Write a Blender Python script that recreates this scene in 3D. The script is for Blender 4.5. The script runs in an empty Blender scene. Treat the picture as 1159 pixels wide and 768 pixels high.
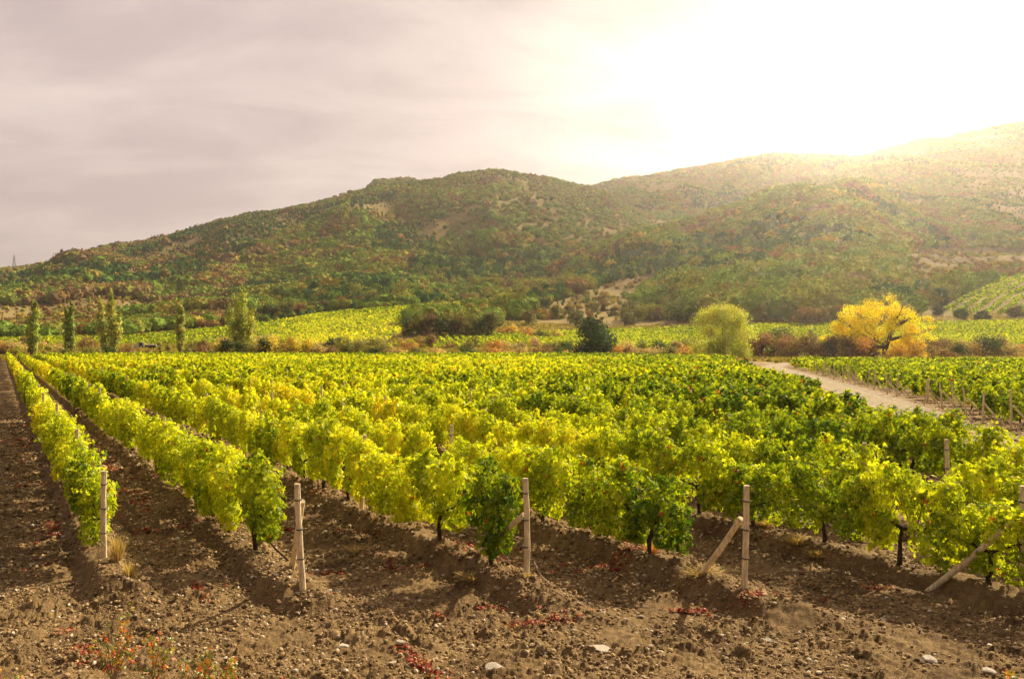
import bpy, math, random
import numpy as np
from mathutils import Vector
D = bpy.data
SC = bpy.context.scene
COL = SC.collection
R = math.radians
random.seed(7)
rng = np.random.default_rng(11)

# ------------------------------------------------------------------ camera
F, CX, HY, EYE = 1004.0, 579.5, 388.0, 3.55
cam_d = D.cameras.new('camera'); cam = D.objects.new('camera', cam_d); COL.objects.link(cam)
cam.location = (0, 0, EYE); cam.rotation_euler = (R(90), 0, 0)
cam_d.lens = F*36/1159; cam_d.sensor_width = 36; cam_d.shift_y = 4/1159
cam_d.clip_start = 0.1; cam_d.clip_end = 20000
SC.camera = cam

# ------------------------------------------------------------------ light
SUN_AZ, SUN_EL = R(44), R(37)
SC.view_settings.view_transform = 'Standard'
SC.view_settings.look = 'None'
SC.view_settings.gamma = 1
SC.view_settings.exposure = 0.85
SC.cycles.use_denoising = True
SC.cycles.max_bounces = 6; SC.cycles.diffuse_bounces = 3; SC.cycles.transmission_bounces = 4
SC.cycles.volume_bounces = 0; SC.cycles.transparent_max_bounces = 4
SC.cycles.sample_clamp_indirect = 4
sun_d = D.lights.new('sun', 'SUN'); sun = D.objects.new('sun', sun_d); COL.objects.link(sun)
sun_d.energy = 5.0; sun_d.angle = R(0.6); sun_d.color = (1, .87, .62)
SV = Vector((math.sin(SUN_AZ)*math.cos(SUN_EL), math.cos(SUN_AZ)*math.cos(SUN_EL), math.sin(SUN_EL)))
sun.rotation_euler = SV.to_track_quat('Z', 'Y').to_euler()

W = D.worlds.new('World'); SC.world = W; W.use_nodes = True
nt = W.node_tree; nt.nodes.clear()
class NB:                                       # terse node builder
    def __init__(s, nt): s.nt = nt
    def n(s, typ, **kw):
        x = s.nt.nodes.new(typ)
        for k, v in kw.items(): setattr(x, k, v)
        return x
    def put(s, sock, v):
        if v is None: return
        if isinstance(v, bpy.types.NodeSocket): s.nt.links.new(v, sock)
        else:
            if isinstance(v, (tuple, list)) and len(v) == 3 and sock.type == 'RGBA': v = (*v, 1)
            sock.default_value = v
    def math(s, op, a, b=None, c=None, clamp=False):
        x = s.n('ShaderNodeMath', operation=op, use_clamp=clamp)
        for i, v in enumerate((a, b, c)): s.put(x.inputs[i], v)
        return x.outputs[0]
    def vmath(s, op, a, b=None):
        x = s.n('ShaderNodeVectorMath', operation=op); s.put(x.inputs[0], a); s.put(x.inputs[1], b)
        return x.outputs['Value'] if op in ('DOT_PRODUCT', 'LENGTH') else x.outputs[0]
    def mix(s, fac, a, b, mode='MIX'):
        x = s.n('ShaderNodeMix', data_type='RGBA', blend_type=mode)
        s.put(x.inputs[0], fac); s.put(x.inputs[6], a); s.put(x.inputs[7], b)
        return x.outputs[2]
    def noise(s, vec, scale, detail=4, rough=.55, dist=0, out=0):
        x = s.n('ShaderNodeTexNoise'); s.put(x.inputs['Vector'], vec)
        x.inputs['Scale'].default_value = scale; x.inputs['Detail'].default_value = detail
        x.inputs['Roughness'].default_value = rough; x.inputs['Distortion'].default_value = dist
        return x.outputs[out]
    def ramp(s, fac, stops, interp='LINEAR'):
        x = s.n('ShaderNodeValToRGB'); s.put(x.inputs[0], fac); cr = x.color_ramp; cr.interpolation = interp
        while len(cr.elements) < len(stops): cr.elements.new(.5)
        for e, (p, c) in zip(cr.elements, stops):
            e.position = p; e.color = (c, c, c, 1) if not isinstance(c, tuple) else (*c, 1)
        return x.outputs[0]
    def sstep(s, v, a, b, lo=0., hi=1.):
        x = s.n('ShaderNodeMapRange', interpolation_type='SMOOTHSTEP'); s.put(x.inputs[0], v)
        for i, q in enumerate((a, b, lo, hi)): x.inputs[i+1].default_value = q
        return x.outputs[0]
    def attr(s, name, typ='GEOMETRY', out='Fac'):
        x = s.n('ShaderNodeAttribute', attribute_type=typ); x.attribute_name = name
        return x.outputs[out]

b = NB(nt)
sky = b.n('ShaderNodeTexSky', sky_type='NISHITA'); sky.sun_disc = False
sky.sun_elevation = SUN_EL; sky.sun_rotation = SUN_AZ; sky.dust_density = 3; sky.air_density = 1.0
g = b.n('ShaderNodeTexCoord').outputs['Generated']
dirv = b.vmath('NORMALIZE', g)
def pxdir(px, py):
    v = Vector(((px-CX)/F, 1, (HY-py)/F)); return tuple(v.normalized())
gd = b.vmath('DOT_PRODUCT', dirv, pxdir(985, 60))       # veiled sun behind thin bright cloud
gcore = b.vmath('DOT_PRODUCT', dirv, pxdir(972, 140))
# warped, flattened cloud domain
sep = b.n('ShaderNodeSeparateXYZ'); b.put(sep.inputs[0], dirv)
zz = b.math('ADD', b.math('MAXIMUM', sep.outputs[2], 0.0), .16)
cmb = b.n('ShaderNodeCombineXYZ')
b.put(cmb.inputs[0], b.math('DIVIDE', sep.outputs[0], zz)); b.put(cmb.inputs[1], b.math('DIVIDE', sep.outputs[1], zz))
cp = cmb.outputs[0]
n1 = b.noise(cp, .55, 6, .5, .5)
mpc = b.n('ShaderNodeMapping'); b.put(mpc.inputs[0], cp); mpc.inputs['Rotation'].default_value = (0, 0, R(-25)); mpc.inputs['Scale'].default_value = (.8, 1.35, 1)
n2 = b.noise(mpc.outputs[0], 1.9, 9, .60, .5)
cl = b.math('ADD', b.math('MULTIPLY', n1, .5), b.math('MULTIPLY', n2, .5))
cl = b.sstep(cl, .38, .64)
prox = b.sstep(gd, .90, .999)                             # 0 far .. 1 near the sun
dark = b.mix(prox, (.36, .283, .268), (.40, .345, .31))
lite = b.mix(prox, (.53, .435, .39), (.80, .70, .60))
ccol = b.mix(cl, dark, lite)
hor = b.sstep(sep.outputs[2], .16, -.02)                  # paler toward the horizon
ccol = b.mix(b.math('MULTIPLY', hor, .8), ccol, b.mix(prox, (.52, .44, .42), (.60, .52, .46)))
halo = b.math('POWER', b.math('MAXIMUM', gcore, 0.), 90.)
halo2 = b.math('POWER', b.math('MAXIMUM', gcore, 0.), 6000.)
gl = b.n('ShaderNodeVectorMath', operation='SCALE'); gl.inputs[0].default_value = (1., .81, .56); b.put(gl.inputs['Scale'], b.math('ADD', b.math('MULTIPLY', halo, .3), b.math('MULTIPLY', halo2, 800.)))
ccol = b.mix(1., ccol, gl.outputs[0], 'ADD')
bright = b.sstep(gd, -.3, .75, .45, 1.)                    # clouds away from the sun are duller
ccol = b.mix(1., ccol, bright, 'MULTIPLY')
skyc = b.n('ShaderNodeVectorMath', operation='SCALE'); b.put(skyc.inputs[0], sky.outputs[0]); skyc.inputs['Scale'].default_value = .06
final = b.mix(.9, skyc.outputs[0], ccol)
bg = b.n('ShaderNodeBackground'); b.put(bg.inputs[0], final); bg.inputs[1].default_value = 1.0
wo = b.n('ShaderNodeOutputWorld'); nt.links.new(bg.outputs[0], wo.inputs[0])
W.cycles.sampling_method = 'MANUAL'; W.cycles.sample_map_resolution = 1024

# ------------------------------------------------------------------ numpy noise
def _h(ix, iy, iz, seed):
    h = (ix.astype(np.int64)*374761393 + iy.astype(np.int64)*668265263 + iz*2147483647 + seed*974634777) & 0xffffffff
    h = ((h ^ (h >> 13))*1274126177) & 0xffffffff
    h = ((h ^ (h >> 16))*2246822519) & 0xffffffff
    return ((h ^ (h >> 15)) & 0xffffff)/float(0xffffff)
def vn(x, y, seed=0):                                      # value noise 0..1
    x = np.asarray(x, float); y = np.asarray(y, float)
    ix = np.floor(x); iy = np.floor(y); fx = x-ix; fy = y-iy
    fx = fx*fx*fx*(fx*(fx*6-15)+10); fy = fy*fy*fy*(fy*(fy*6-15)+10)
    a = _h(ix, iy, 0, seed); bb = _h(ix+1, iy, 0, seed); c = _h(ix, iy+1, 0, seed); d = _h(ix+1, iy+1, 0, seed)
    return (a*(1-fx)+bb*fx)*(1-fy) + (c*(1-fx)+d*fx)*fy
def fbm(x, y, oct=4, seed=0, gain=.5):
    s = 0; a = 1; tot = 0
    for o in range(oct):
        s = s + a*vn(x*2**o + o*17.3, y*2**o - o*9.1, seed+o); tot += a; a *= gain
    return s/tot
def ss(x, a, b_):
    t = np.clip((x-a)/(b_-a), 0, 1); return t*t*(3-2*t)

# ------------------------------------------------------------------ mesh helper
def make_mesh(name, verts, faces, mats, attrs=None, smooth=False, matidx=None):
    """faces: list of int arrays (n,k)"""
    me = D.meshes.new(name)
    verts = np.asarray(verts, np.float32)
    faces = [np.asarray(f, np.int32) for f in faces if len(f)]
    me.vertices.add(len(verts)); me.vertices.foreach_set('co', verts.ravel())
    nl = sum(f.size for f in faces); nf = sum(len(f) for f in faces)
    me.loops.add(nl); me.loops.foreach_set('vertex_index', np.concatenate([f.ravel() for f in faces]))
    me.polygons.add(nf)
    tot = np.concatenate([np.full(len(f), f.shape[1], np.int32) for f in faces])
    st = np.concatenate([[0], np.cumsum(tot)[:-1]]).astype(np.int32)
    me.polygons.foreach_set('loop_start', st)
    me.polygons.foreach_set('use_smooth', np.full(nf, smooth, bool))
    if matidx is not None: me.polygons.foreach_set('material_index', np.asarray(matidx, np.int32))
    for k, v in (attrs or {}).items():
        v = np.asarray(v, np.float32)
        if v.ndim == 2:
            at = me.attributes.new(k, 'FLOAT_COLOR', 'POINT')
            at.data.foreach_set('color', np.c_[v, np.ones(len(v), np.float32)].astype(np.float32).ravel())
        else:
            at = me.attributes.new(k, 'FLOAT', 'POINT'); at.data.foreach_set('value', v)
    for m in (mats if isinstance(mats, (list, tuple)) else [mats]): me.materials.append(m)
    me.update(calc_edges=True)
    return me
def link(name, me, parent=None, loc=None):
    o = D.objects.new(name, me); COL.objects.link(o)
    if parent: o.parent = parent
    if loc is not None: o.location = loc
    return o
def tag(o, label=None, cat=None, group=None, kind=None):
    if label: o['label'] = label
    if cat: o['category'] = cat
    if group: o['group'] = group
    if kind: o['kind'] = kind
    return o
def empty(name, loc, rz=0, label=None, cat=None, group=None):
    o = D.objects.new(name, None); COL.objects.link(o); o.location = loc; o.rotation_euler = (0, 0, rz)
    o.empty_display_size = .2
    return tag(o, label, cat, group)
def copy_tree(o, parent=None):
    c = o.copy(); COL.objects.link(c); c.parent = parent
    for ch in list(o.children): copy_tree(ch, c)
    return c
ORD = ['first','second','third','fourth','fifth','sixth','seventh','eighth','ninth','tenth','eleventh','twelfth','thirteenth','fourteenth','fifteenth','sixteenth','seventeenth','eighteenth','nineteenth']
TENS = {20:'twent',30:'thirt',40:'fort',50:'fift',60:'sixt',70:'sevent',80:'eight',90:'ninet'}
def ordw(n):
    if n < 20: return ORD[n-1]
    if n > 99: return 'hundredth' if n == 100 else 'hundred-'+ordw(n-100)
    t = n//10*10
    return TENS[t]+'ieth' if n == t else TENS[t]+'y-'+ORD[n-t-1]

class Geo:                                                 # accumulates pieces with a float attribute
    def __init__(s): s.v = []; s.f = {3: [], 4: []}; s.a = []; s.n = 0
    def add(s, v, f, a=0.5):
        v = np.asarray(v, float); f = np.asarray(f, int)
        s.v.append(v); s.f[f.shape[1]].append(f+s.n); s.a.append(np.full(len(v), a) if np.isscalar(a) else a); s.n += len(v)
    def mesh(s, name, mats, smooth=False, extra=None):
        at = {'v': np.concatenate(s.a)}
        if extra: at.update(extra)
        return make_mesh(name, np.concatenate(s.v), [np.concatenate(s.f[k]) for k in (3, 4) if s.f[k]], mats, at, smooth)
def tube(g_, pts, rad, n=6, a=.5, cap=True):
    pts = np.asarray(pts, float); m = len(pts); rad = np.broadcast_to(np.asarray(rad, float), (m,))
    tg = np.gradient(pts, axis=0); tg /= np.linalg.norm(tg, axis=1)[:, None]+1e-9
    up = np.array([.31, .17, .93]); A = np.cross(tg, up); A /= np.linalg.norm(A, axis=1)[:, None]+1e-9; B = np.cross(tg, A)
    th = np.arange(n)/n*2*np.pi
    ring = pts[:, None] + rad[:, None, None]*(A[:, None]*np.cos(th)[None, :, None] + B[:, None]*np.sin(th)[None, :, None])
    V = ring.reshape(-1, 3)
    i, j = np.meshgrid(np.arange(m-1), np.arange(n), indexing='ij'); i = i.ravel(); j = j.ravel(); k = (j+1) % n
    g_.add(V, np.c_[i*n+j, i*n+k, (i+1)*n+k, (i+1)*n+j], a)
    if cap:
        for e in (0, m-1):
            V2 = np.vstack([ring[e], pts[e]]); q = np.arange(n)
            g_.add(V2, np.c_[q, (q+1) % n, np.full(n, n)], a)
def box(g_, c, h, rot=0, a=.5, taper=1):
    c = np.asarray(c, float); s_ = np.array([[x, y, z] for z in (-1, 1) for y in (-1, 1) for x in (-1, 1)], float)
    v = s_*np.asarray(h, float); v[4:, :2] *= taper
    cr, sr = math.cos(rot), math.sin(rot); v = np.c_[v[:, 0]*cr-v[:, 1]*sr, v[:, 0]*sr+v[:, 1]*cr, v[:, 2]]+c
    g_.add(v, [[0,2,3,1],[4,5,7,6],[0,1,5,4],[2,6,7,3],[0,4,6,2],[1,3,7,5]], a)
# batches of leaf polygons ------------------------------------------------
LEAF = np.array([[0,-.12,0.03],[.32,-.42,-.04],[.50,-.12,-.10],[.36,.05,0],[.56,.36,-.12],[.22,.34,0],[0,.72,-.14],[-.22,.34,0],[-.56,.36,-.12],[-.36,.05,0],[-.50,-.12,-.10],[-.32,-.42,-.04]])
LEAF[0] = [0, .05, .07]
LEAF_F = np.array([[0, i, i+1] for i in range(1, 11)])
QUAD = np.array([[-.5, 0, -.05], [0, -.5, .06], [.5, 0, -.05], [0, .5, .06]]); QUAD_F = np.array([[0, 1, 2, 3]])
def leaves(P, Nrm, size, shape='quad', spin=None, droop=None):
    """P (n,3) centres, Nrm (n,3) normals -> verts, faces"""
    n = len(P)
    Nn = Nrm/(np.linalg.norm(Nrm, axis=1)[:, None]+1e-9)
    if droop is None: ref = rng.normal(size=(n, 3))
    else: ref = np.tile([0, 0, -1.], (n, 1)) + rng.normal(size=(n, 3))*droop
    T = ref-(ref*Nn).sum(1)[:, None]*Nn; T /= np.linalg.norm(T, axis=1)[:, None]+1e-9
    S = np.cross(T, Nn)
    base, fc = (LEAF, LEAF_F) if shape == 'leaf' else (QUAD, QUAD_F)
    size = np.broadcast_to(size, (n,))
    V = P[:, None]+size[:, None, None]*(base[None, :, 0:1]*S[:, None]+base[None, :, 1:2]*T[:, None]+base[None, :, 2:3]*Nn[:, None])
    k = len(base)
    Fc = (fc[None]+(np.arange(n)*k)[:, None, None]).reshape(-1, fc.shape[1])
    return V.reshape(-1, 3), Fc, k
def addleaves(g_, P, Nrm, size, shape='quad', v=None, droop=None):
    V, Fc, k = leaves(P, Nrm, size, shape, droop=droop)
    v = rng.random(len(P)) if v is None else v
    g_.add(V, Fc, np.repeat(v, k))
def sph(n):
    v = rng.normal(size=(n, 3)); return v/np.linalg.norm(v, axis=1)[:, None]
def ico(sub):
    t = (1+5**.5)/2
    v = [(-1,t,0),(1,t,0),(-1,-t,0),(1,-t,0),(0,-1,t),(0,1,t),(0,-1,-t),(0,1,-t),(t,0,-1),(t,0,1),(-t,0,-1),(-t,0,1)]
    f = [(0,11,5),(0,5,1),(0,1,7),(0,7,10),(0,10,11),(1,5,9),(5,11,4),(11,10,2),(10,7,6),(7,1,8),(3,9,4),(3,4,2),(3,2,6),(3,6,8),(3,8,9),(4,9,5),(2,4,11),(6,2,10),(8,6,7),(9,8,1)]
    v = [np.array(p)/np.linalg.norm(p) for p in v]
    for _ in range(sub):
        cache = {}; nf = []
        def mid(a, c):
            k = (min(a, c), max(a, c))
            if k not in cache: p = v[a]+v[c]; v.append(p/np.linalg.norm(p)); cache[k] = len(v)-1
            return cache[k]
        for a, c, d in f:
            x, y, z = mid(a, c), mid(c, d), mid(d, a); nf += [(a, x, z), (c, y, x), (d, z, y), (x, y, z)]
        f = nf
    return np.array(v), np.array(f)
ICO0, ICO1, ICO2 = ico(0), ico(1), ico(2)
def blobs(P, rad, ic, jit=.25):
    """many jittered icospheres: P (n,3) rad (n,3)"""
    bv, bf = ic; n = len(P); k = len(bv)
    J = 1+rng.uniform(-jit, jit, (n, k))
    V = P[:, None]+bv[None]*J[:, :, None]*rad[:, None]
    Fc = (bf[None]+(np.arange(n)*k)[:, None, None]).reshape(-1, 3)
    return V.reshape(-1, 3), Fc, k

# ------------------------------------------------------------------ materials
def mat(name):
    m = D.materials.new(name); m.use_nodes = True; m.node_tree.nodes.clear()
    q = NB(m.node_tree); out = q.n('ShaderNodeOutputMaterial'); return m, q, out
def principled(q, out, col, rough=.8, bump=None, bdist=.01, spec=.3):
    p = q.n('ShaderNodeBsdfPrincipled'); q.put(p.inputs['Base Color'], col); q.put(p.inputs['Roughness'], rough)
    p.inputs['Specular IOR Level'].default_value = spec
    if bump is not None:
        bn = q.n('ShaderNodeBump'); bn.inputs['Distance'].default_value = bdist; bn.inputs['Strength'].default_value = 1
        q.put(bn.inputs['Height'], bump); q.put(p.inputs['Normal'], bn.outputs[0])
    q.nt.links.new(p.outputs[0], out.inputs[0]); return p
def leafmat(name, colfn, trans=.45, gloss=.06, rough=.45, tcol=(1.15, 1.1, .55)):
    m, q, out = mat(name); c = colfn(q)
    d = q.n('ShaderNodeBsdfDiffuse'); q.put(d.inputs[0], c)
    t = q.n('ShaderNodeBsdfTranslucent'); q.put(t.inputs[0], q.mix(1., c, tcol, 'MULTIPLY'))
    mx = q.n('ShaderNodeMixShader'); mx.inputs[0].default_value = trans
    q.nt.links.new(d.outputs[0], mx.inputs[1]); q.nt.links.new(t.outputs[0], mx.inputs[2])
    gl_ = q.n('ShaderNodeBsdfGlossy'); gl_.inputs['Roughness'].default_value = rough; gl_.inputs[0].default_value = (1, .95, .8, 1)
    m2 = q.n('ShaderNodeMixShader'); m2.inputs[0].default_value = gloss
    q.nt.links.new(mx.outputs[0], m2.inputs[1]); q.nt.links.new(gl_.outputs[0], m2.inputs[2])
    q.nt.links.new(m2.outputs[0], out.inputs[0]); return m
VRAMP = [(0, (.035, .085, .008)), (.25, (.11, .20, .010)), (.45, (.30, .38, .012)), (.65, (.58, .64, .018)), (.88, (.82, .82, .030)), (1., (.86, .68, .04))]
def vinecol(typ):
    def fn(q):
        t = q.attr('tint', typ); v = q.attr('v')
        x = q.math('ADD', t, q.math('MULTIPLY', q.math('SUBTRACT', v, .5), .62), clamp=True)
        c = q.ramp(x, VRAMP)
        red = q.math('GREATER_THAN', q.math('FRACT', q.math('MULTIPLY', v, 37.)), .988)
        return q.mix(red, c, (.45, .14, .02))
    return fn
M_vine_obj = leafmat('vine_leaf', vinecol('OBJECT'), .48, gloss=.02)
M_vine_geo = leafmat('vine_leaf_far', vinecol('GEOMETRY'), .48, gloss=.01)
def colattr(q):
    c = q.attr('col', out='Color'); v = q.attr('v')
    return q.mix(1., c, q.ramp(v, [(0, .55), (1, 1.45)]), 'MULTIPLY')
M_crown = leafmat('crown_leaf', colattr, .4, gloss=.02)
M_wood_l = leafmat('forest_leaf', colattr, .12, gloss=.0)
def fixcol(c1, c2):
    return lambda q: q.mix(q.attr('v'), c1, c2)
def barkmat(name, c1, c2, sc=18):
    m, q, out = mat(name); tc = q.n('ShaderNodeTexCoord').outputs['Object']
    mp = q.n('ShaderNodeMapping'); q.put(mp.inputs[0], tc); mp.inputs['Scale'].default_value = (1, 1, .25)
    n = q.noise(mp.outputs[0], sc, 6, .65)
    principled(q, out, q.mix(q.sstep(n, .35, .65), c1, c2), .9, n, .02, .1); return m
M_bark = barkmat('vine_bark', (.022, .014, .010), (.10, .068, .045), 30)
M_tbark = barkmat('tree_bark', (.04, .028, .02), (.14, .10, .07), 3)
M_pole = barkmat('post_wood', (.50, .40, .25), (.86, .69, .44), 22)
M_poleend = barkmat('post_end_grain', (.42, .33, .22), (.70, .58, .42), 60)
m, q, out = mat('tie_wire'); principled(q, out, (.05, .04, .035), .6); M_wire = m

# ------------------------------------------------------------------ layout functions
DN = np.array([-.5, .8660]); NN = np.array([.8660, .5])
ROWT = [1.4, 3.5, 6.3, 8.75, 11.75] + [11.75+2.6*k for k in range(1, 37)]
ROWT = np.array(ROWT)
def px_of(X, Y): return CX+F*X/np.maximum(Y, .01)
PC = np.array([(9., 4), (14., 16), (17.0, 28), (18.9, 40), (21.6, 50), (25.0, 65), (28.2, 80), (32.2, 100), (38, 130), (46, 152), (62, 170), (90, 178), (140, 176), (240,172)], float)
def path_dist(X, Y):
    X = np.asarray(X, float); Y = np.asarray(Y, float); best = np.full(X.shape, 1e9)
    for (x0, y0), (x1, y1) in zip(PC[:-1], PC[1:]):
        dx, dy = x1-x0, y1-y0; t = np.clip(((X-x0)*dx+(Y-y0)*dy)/(dx*dx+dy*dy), 0, 1)
        best = np.minimum(best, np.hypot(X-x0-t*dx, Y-y0-t*dy))
    return best
def path_x(Y): return np.interp(Y, PC[:10, 1], PC[:10, 0])
def head_y(X): return 12.3-.09*X+0*X
def far_y(X): return 186-30*ss(X, 8, 40)+4*np.sin(X*.07)

YS = [232, 300, 380, 480, 600, 750, 950, 1120, 1320, 1600, 2000, 2700, 6000]
PXS = [-300, 0, 150, 300, 450, 560, 620, 680, 725, 780, 880, 960, 1060, 1159, 1400]
TAB = {  # image height of the land at each distance, per column
 -300: [0, 393, 388, 383, 375, 362, 346, 336, 330, 345, 350, 355, 370],
 0:    [0, 393, 386, 379, 371, 357, 338, 324, 309, 325, 335, 345, 370],
 150:  [0, 393, 384, 372, 360, 345, 320, 301, 278, 295, 305, 320, 360],
 300:  [0, 391, 377, 364, 352, 335, 302, 272, 240, 255, 270, 290, 350],
 450:  [0, 388, 368, 352, 340, 323, 291, 257, 214, 226, 240, 270, 350],
 560:  [0, 388, 372, 352, 341, 324, 292, 252, 197, 213, 235, 265, 350],
 620:  [0, 390, 376, 356, 341, 323, 297, 260, 207, 218, 225, 260, 350],
 680:  [0, 391, 379, 359, 338, 311, 288, 270, 219, 226, 213, 245, 340],
 725:  [0, 391, 380, 357, 333, 302, 272, 278, 252, 228, 203, 240, 340],
 780:  [0, 391, 380, 353, 325, 290, 254, 284, 262, 225, 193, 235, 340],
 880:  [0, 391, 376, 344, 308, 268, 230, 262, 246, 207, 177, 230, 340],
 960:  [0, 390, 374, 342, 303, 260, 226, 218, 208, 194, 179, 225, 340],
 1060: [0, 390, 374, 344, 314, 286, 258, 242, 221, 190, 160, 215, 340],
 1159: [0, 389, 366, 336, 306, 287, 266, 246, 218, 180, 139, 200, 340],
 1400: [0, 388, 352, 318, 296, 285, 266, 240, 200, 150, 108, 190, 340]}
ZT = np.array([[0 if i == 0 else EYE-(TAB[p][i]-HY)/F*Yq for i, Yq in enumerate(YS)] for p in PXS])
def cat(f_, i, t, axis_n):                                  # catmull-rom weights
    t2, t3 = t*t, t*t*t
    return (-.5*t3+t2-.5*t, 1.5*t3-2.5*t2+1, -1.5*t3+2*t2+.5*t, .5*t3-.5*t2)
LYS = np.log(np.array([160.]+YS)); ZT = np.c_[np.zeros(len(PXS)), ZT]
def land(X, Y, detail=True):
    X = np.asarray(X, float); Y = np.asarray(Y, float)
    px = np.clip(px_of(X, Y), PXS[0], PXS[-1]-1e-6); ly = np.clip(np.log(np.maximum(Y, 1)), LYS[0], LYS[-1]-1e-6)
    P_ = np.array(PXS, float); i = np.searchsorted(P_, px, 'right')-1; i = np.clip(i, 0, len(P_)-2)
    u = (px-P_[i])/(P_[i+1]-P_[i]); u = .5*u+.5*u*u*(3-2*u)
    j = np.clip(np.searchsorted(LYS, ly, 'right')-1, 0, len(LYS)-2); v = (ly-LYS[j])/(LYS[j+1]-LYS[j])
    wv = cat(None, j, v, 0)
    z = 0
    for di, wu in ((0, 1-u), (1, u)):
        for dj, w in zip((-1, 0, 1, 2), wv):
            z = z+wu*w*ZT[i+di, np.clip(j+dj, 0, len(LYS)-1)]
    k = ss(Y, 200, 232); z = np.maximum(z*k, 0)
    if detail:
        m1 = ss(Y, 380, 1000)
        z = z + m1*(62*(np.abs(fbm((X+Y*.25)/230+3, Y/620, 4, 5)-.5)*2-.25)*(1-.97*ss(Y, 1120, 1270)*ss(1620-Y, 0, 160))*(1-.85*ss(Y, 1700, 1930))*(1-.5*ss(Y, 850, 920)*ss(1020-Y, 0, 80)) + 9*(fbm(X/45, Y/60, 3, 9)-.5)) * (1-.55*ss(Y, 1250, 1350)*ss(1500-Y, 0, 100))
        z = z + ss(Y, 235, 330)*(1-m1)*2.2*(fbm(X/40, Y/40, 3, 21)-.5)
    return z
def py_of(X, Y, Z): return HY-F*(Z-EYE)/Y
def near_rows(X, Y):
    t = X*NN[0]+Y*NN[1]
    k = np.clip(np.searchsorted(ROWT, t), 1, len(ROWT)-1)
    d0 = t-ROWT[k-1]; d1 = t-ROWT[k]
    return np.where(np.abs(d0) < np.abs(d1), d0, d1), t
def cells(x, y, seed):
    ix = np.floor(x); iy = np.floor(y); best = np.full(x.shape, 9.); am = np.zeros(x.shape)
    for dx in (-1, 0, 1):
        for dy in (-1, 0, 1):
            cx = ix+dx; cy = iy+dy; qx = cx+_h(cx, cy, 1, seed); qy = cy+_h(cx, cy, 2, seed)
            d = (x-qx)**2+(y-qy)**2; m_ = d < best; best = np.where(m_, d, best); am = np.where(m_, _h(cx, cy, 3, seed), am)
    return np.maximum(1-best*1.6, 0)**.7*am**2
def soil(X, Y):
    d, t = near_rows(X, Y)
    pd = path_dist(X, Y)
    left = X < path_x(Y)
    s = X*DN[0]+Y*DN[1]
    wob = .10*(fbm(s/1.3, t*0+t//2.6, 3, 31)-.5)
    dd = d+wob
    act = ss(Y-head_y(X)+.5*(fbm(X/.5, Y/.5, 3, 49)-.5), -1.2, -.3)*ss(pd, 1.9, 3.0)*(Y < far_y(X))*left
    rid = np.where(dd < 0, np.exp(-np.abs(dd/.30)**5.), np.exp(-np.abs(dd/.46)**2.6))
    hgt = .25+.16*(fbm(s/.5, t/.4, 4, 44)-.5)
    z = act*rid*hgt
    rough = ss(pd, 1.2, 2.4)
    z = z+rough*(.10*(fbm(X/1.1, Y/1.1, 3, 3)-.5))
    fine = ss(70-Y, 0, 30)
    wx = .06*(vn(X/.1, Y/.1, 58)-.5); wy = .06*(vn(X/.1, Y/.1, 59)-.5)
    b1 = cells((X+wx)/.22, (Y+wy)/.22, 61); b2 = cells((X+wx)/.10, (Y+wy)/.10, 62); b3 = vn(X/.035, Y/.035, 63)
    amp = .6+1.1*ss(fbm(X/.9, Y/.9, 3, 66), .3, .7)
    z = z+rough*fine*amp*(.050*b1+.040*b2+.024*cells(X/.055, Y/.055, 67)+.016*b3-.03)*(1-.10*act*rid)
    z = z+(1-rough)*(.03*(vn(X/.3, Y/.3, 71)-.5)-.05*np.exp(-((pd-.85)/.28)**2))
    return z, act*rid
def ground_z(x, y):
    if y < 230: return float(soil(np.array([x]), np.array([y]))[0][0])
    return float(land(np.array([x]), np.array([y]))[0])

# ------------------------------------------------------------------ ground
def grid_faces(nr, nc):
    i, j = np.meshgrid(np.arange(nr-1), np.arange(nc-1), indexing='ij'); i = i.ravel(); j = j.ravel()
    return np.c_[i*nc+j, i*nc+j+1, (i+1)*nc+j+1, (i+1)*nc+j]
pxs = np.concatenate([np.arange(-560, -60, 8), np.arange(-60, 1220, 1.25), np.arange(1220, 1721, 8)])
ys = [4.0]
while ys[-1] < 232: ys.append(ys[-1]*(1.0034 if ys[-1] < 60 else 1.0065))
ys[-1] = 232.; ys = np.array(ys)
YY, PP = np.meshgrid(ys, pxs, indexing='ij'); XX = (PP-CX)/F*YY
X = XX.ravel(); Y = YY.ravel()
Z, rid = soil(X, Y); Z = Z*(1-ss(Y, 190, 232)) + 0
pd = path_dist(X, Y)
a_path = (1-ss(pd+.8*(fbm(X/.9, Y/.9, 3, 77)-.5), 1.25, 1.9))*ss(Y, 12, 20)
a_grass = np.clip(ss(Y-far_y(X), -2, 4)*(X < path_x(Y)+2) + ss(Y, 146, 152)*(X > path_x(Y)), 0, 1)*(1-a_path)
a_verge = (1-ss(np.abs(pd-2.5), .3, 1.0))*.6*ss(fbm(X/1.5, Y/1.5, 3, 78), .4, .6)*ss(Y, 20, 30)
a_verge = np.maximum(a_verge, np.exp(-(pd/.32)**2)*.65*ss(fbm(X/.8, Y/.8, 3, 79), .40, .6)*ss(Y, 20, 30))
V = np.c_[X, Y, Z]; nb = len(V)
ext = np.array([[-7000, -4000, -.5], [7000, -4000, -.5], [7000, 232, -.5], [-7000, 232, -.5]])
fq = np.vstack([grid_faces(len(ys), len(pxs)), [[nb, nb+1, nb+2, nb+3]]])
pad = np.zeros(4)
m, q, out = mat('soil'); M_soil = m
pos = q.n('ShaderNodeNewGeometry').outputs['Position']
nA = q.noise(pos, .9, 5, .6); nB_ = q.noise(pos, 9, 6, .7); nC = q.noise(pos, 60, 4, .7); nD = q.noise(pos, .22, 3, .5)
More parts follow.
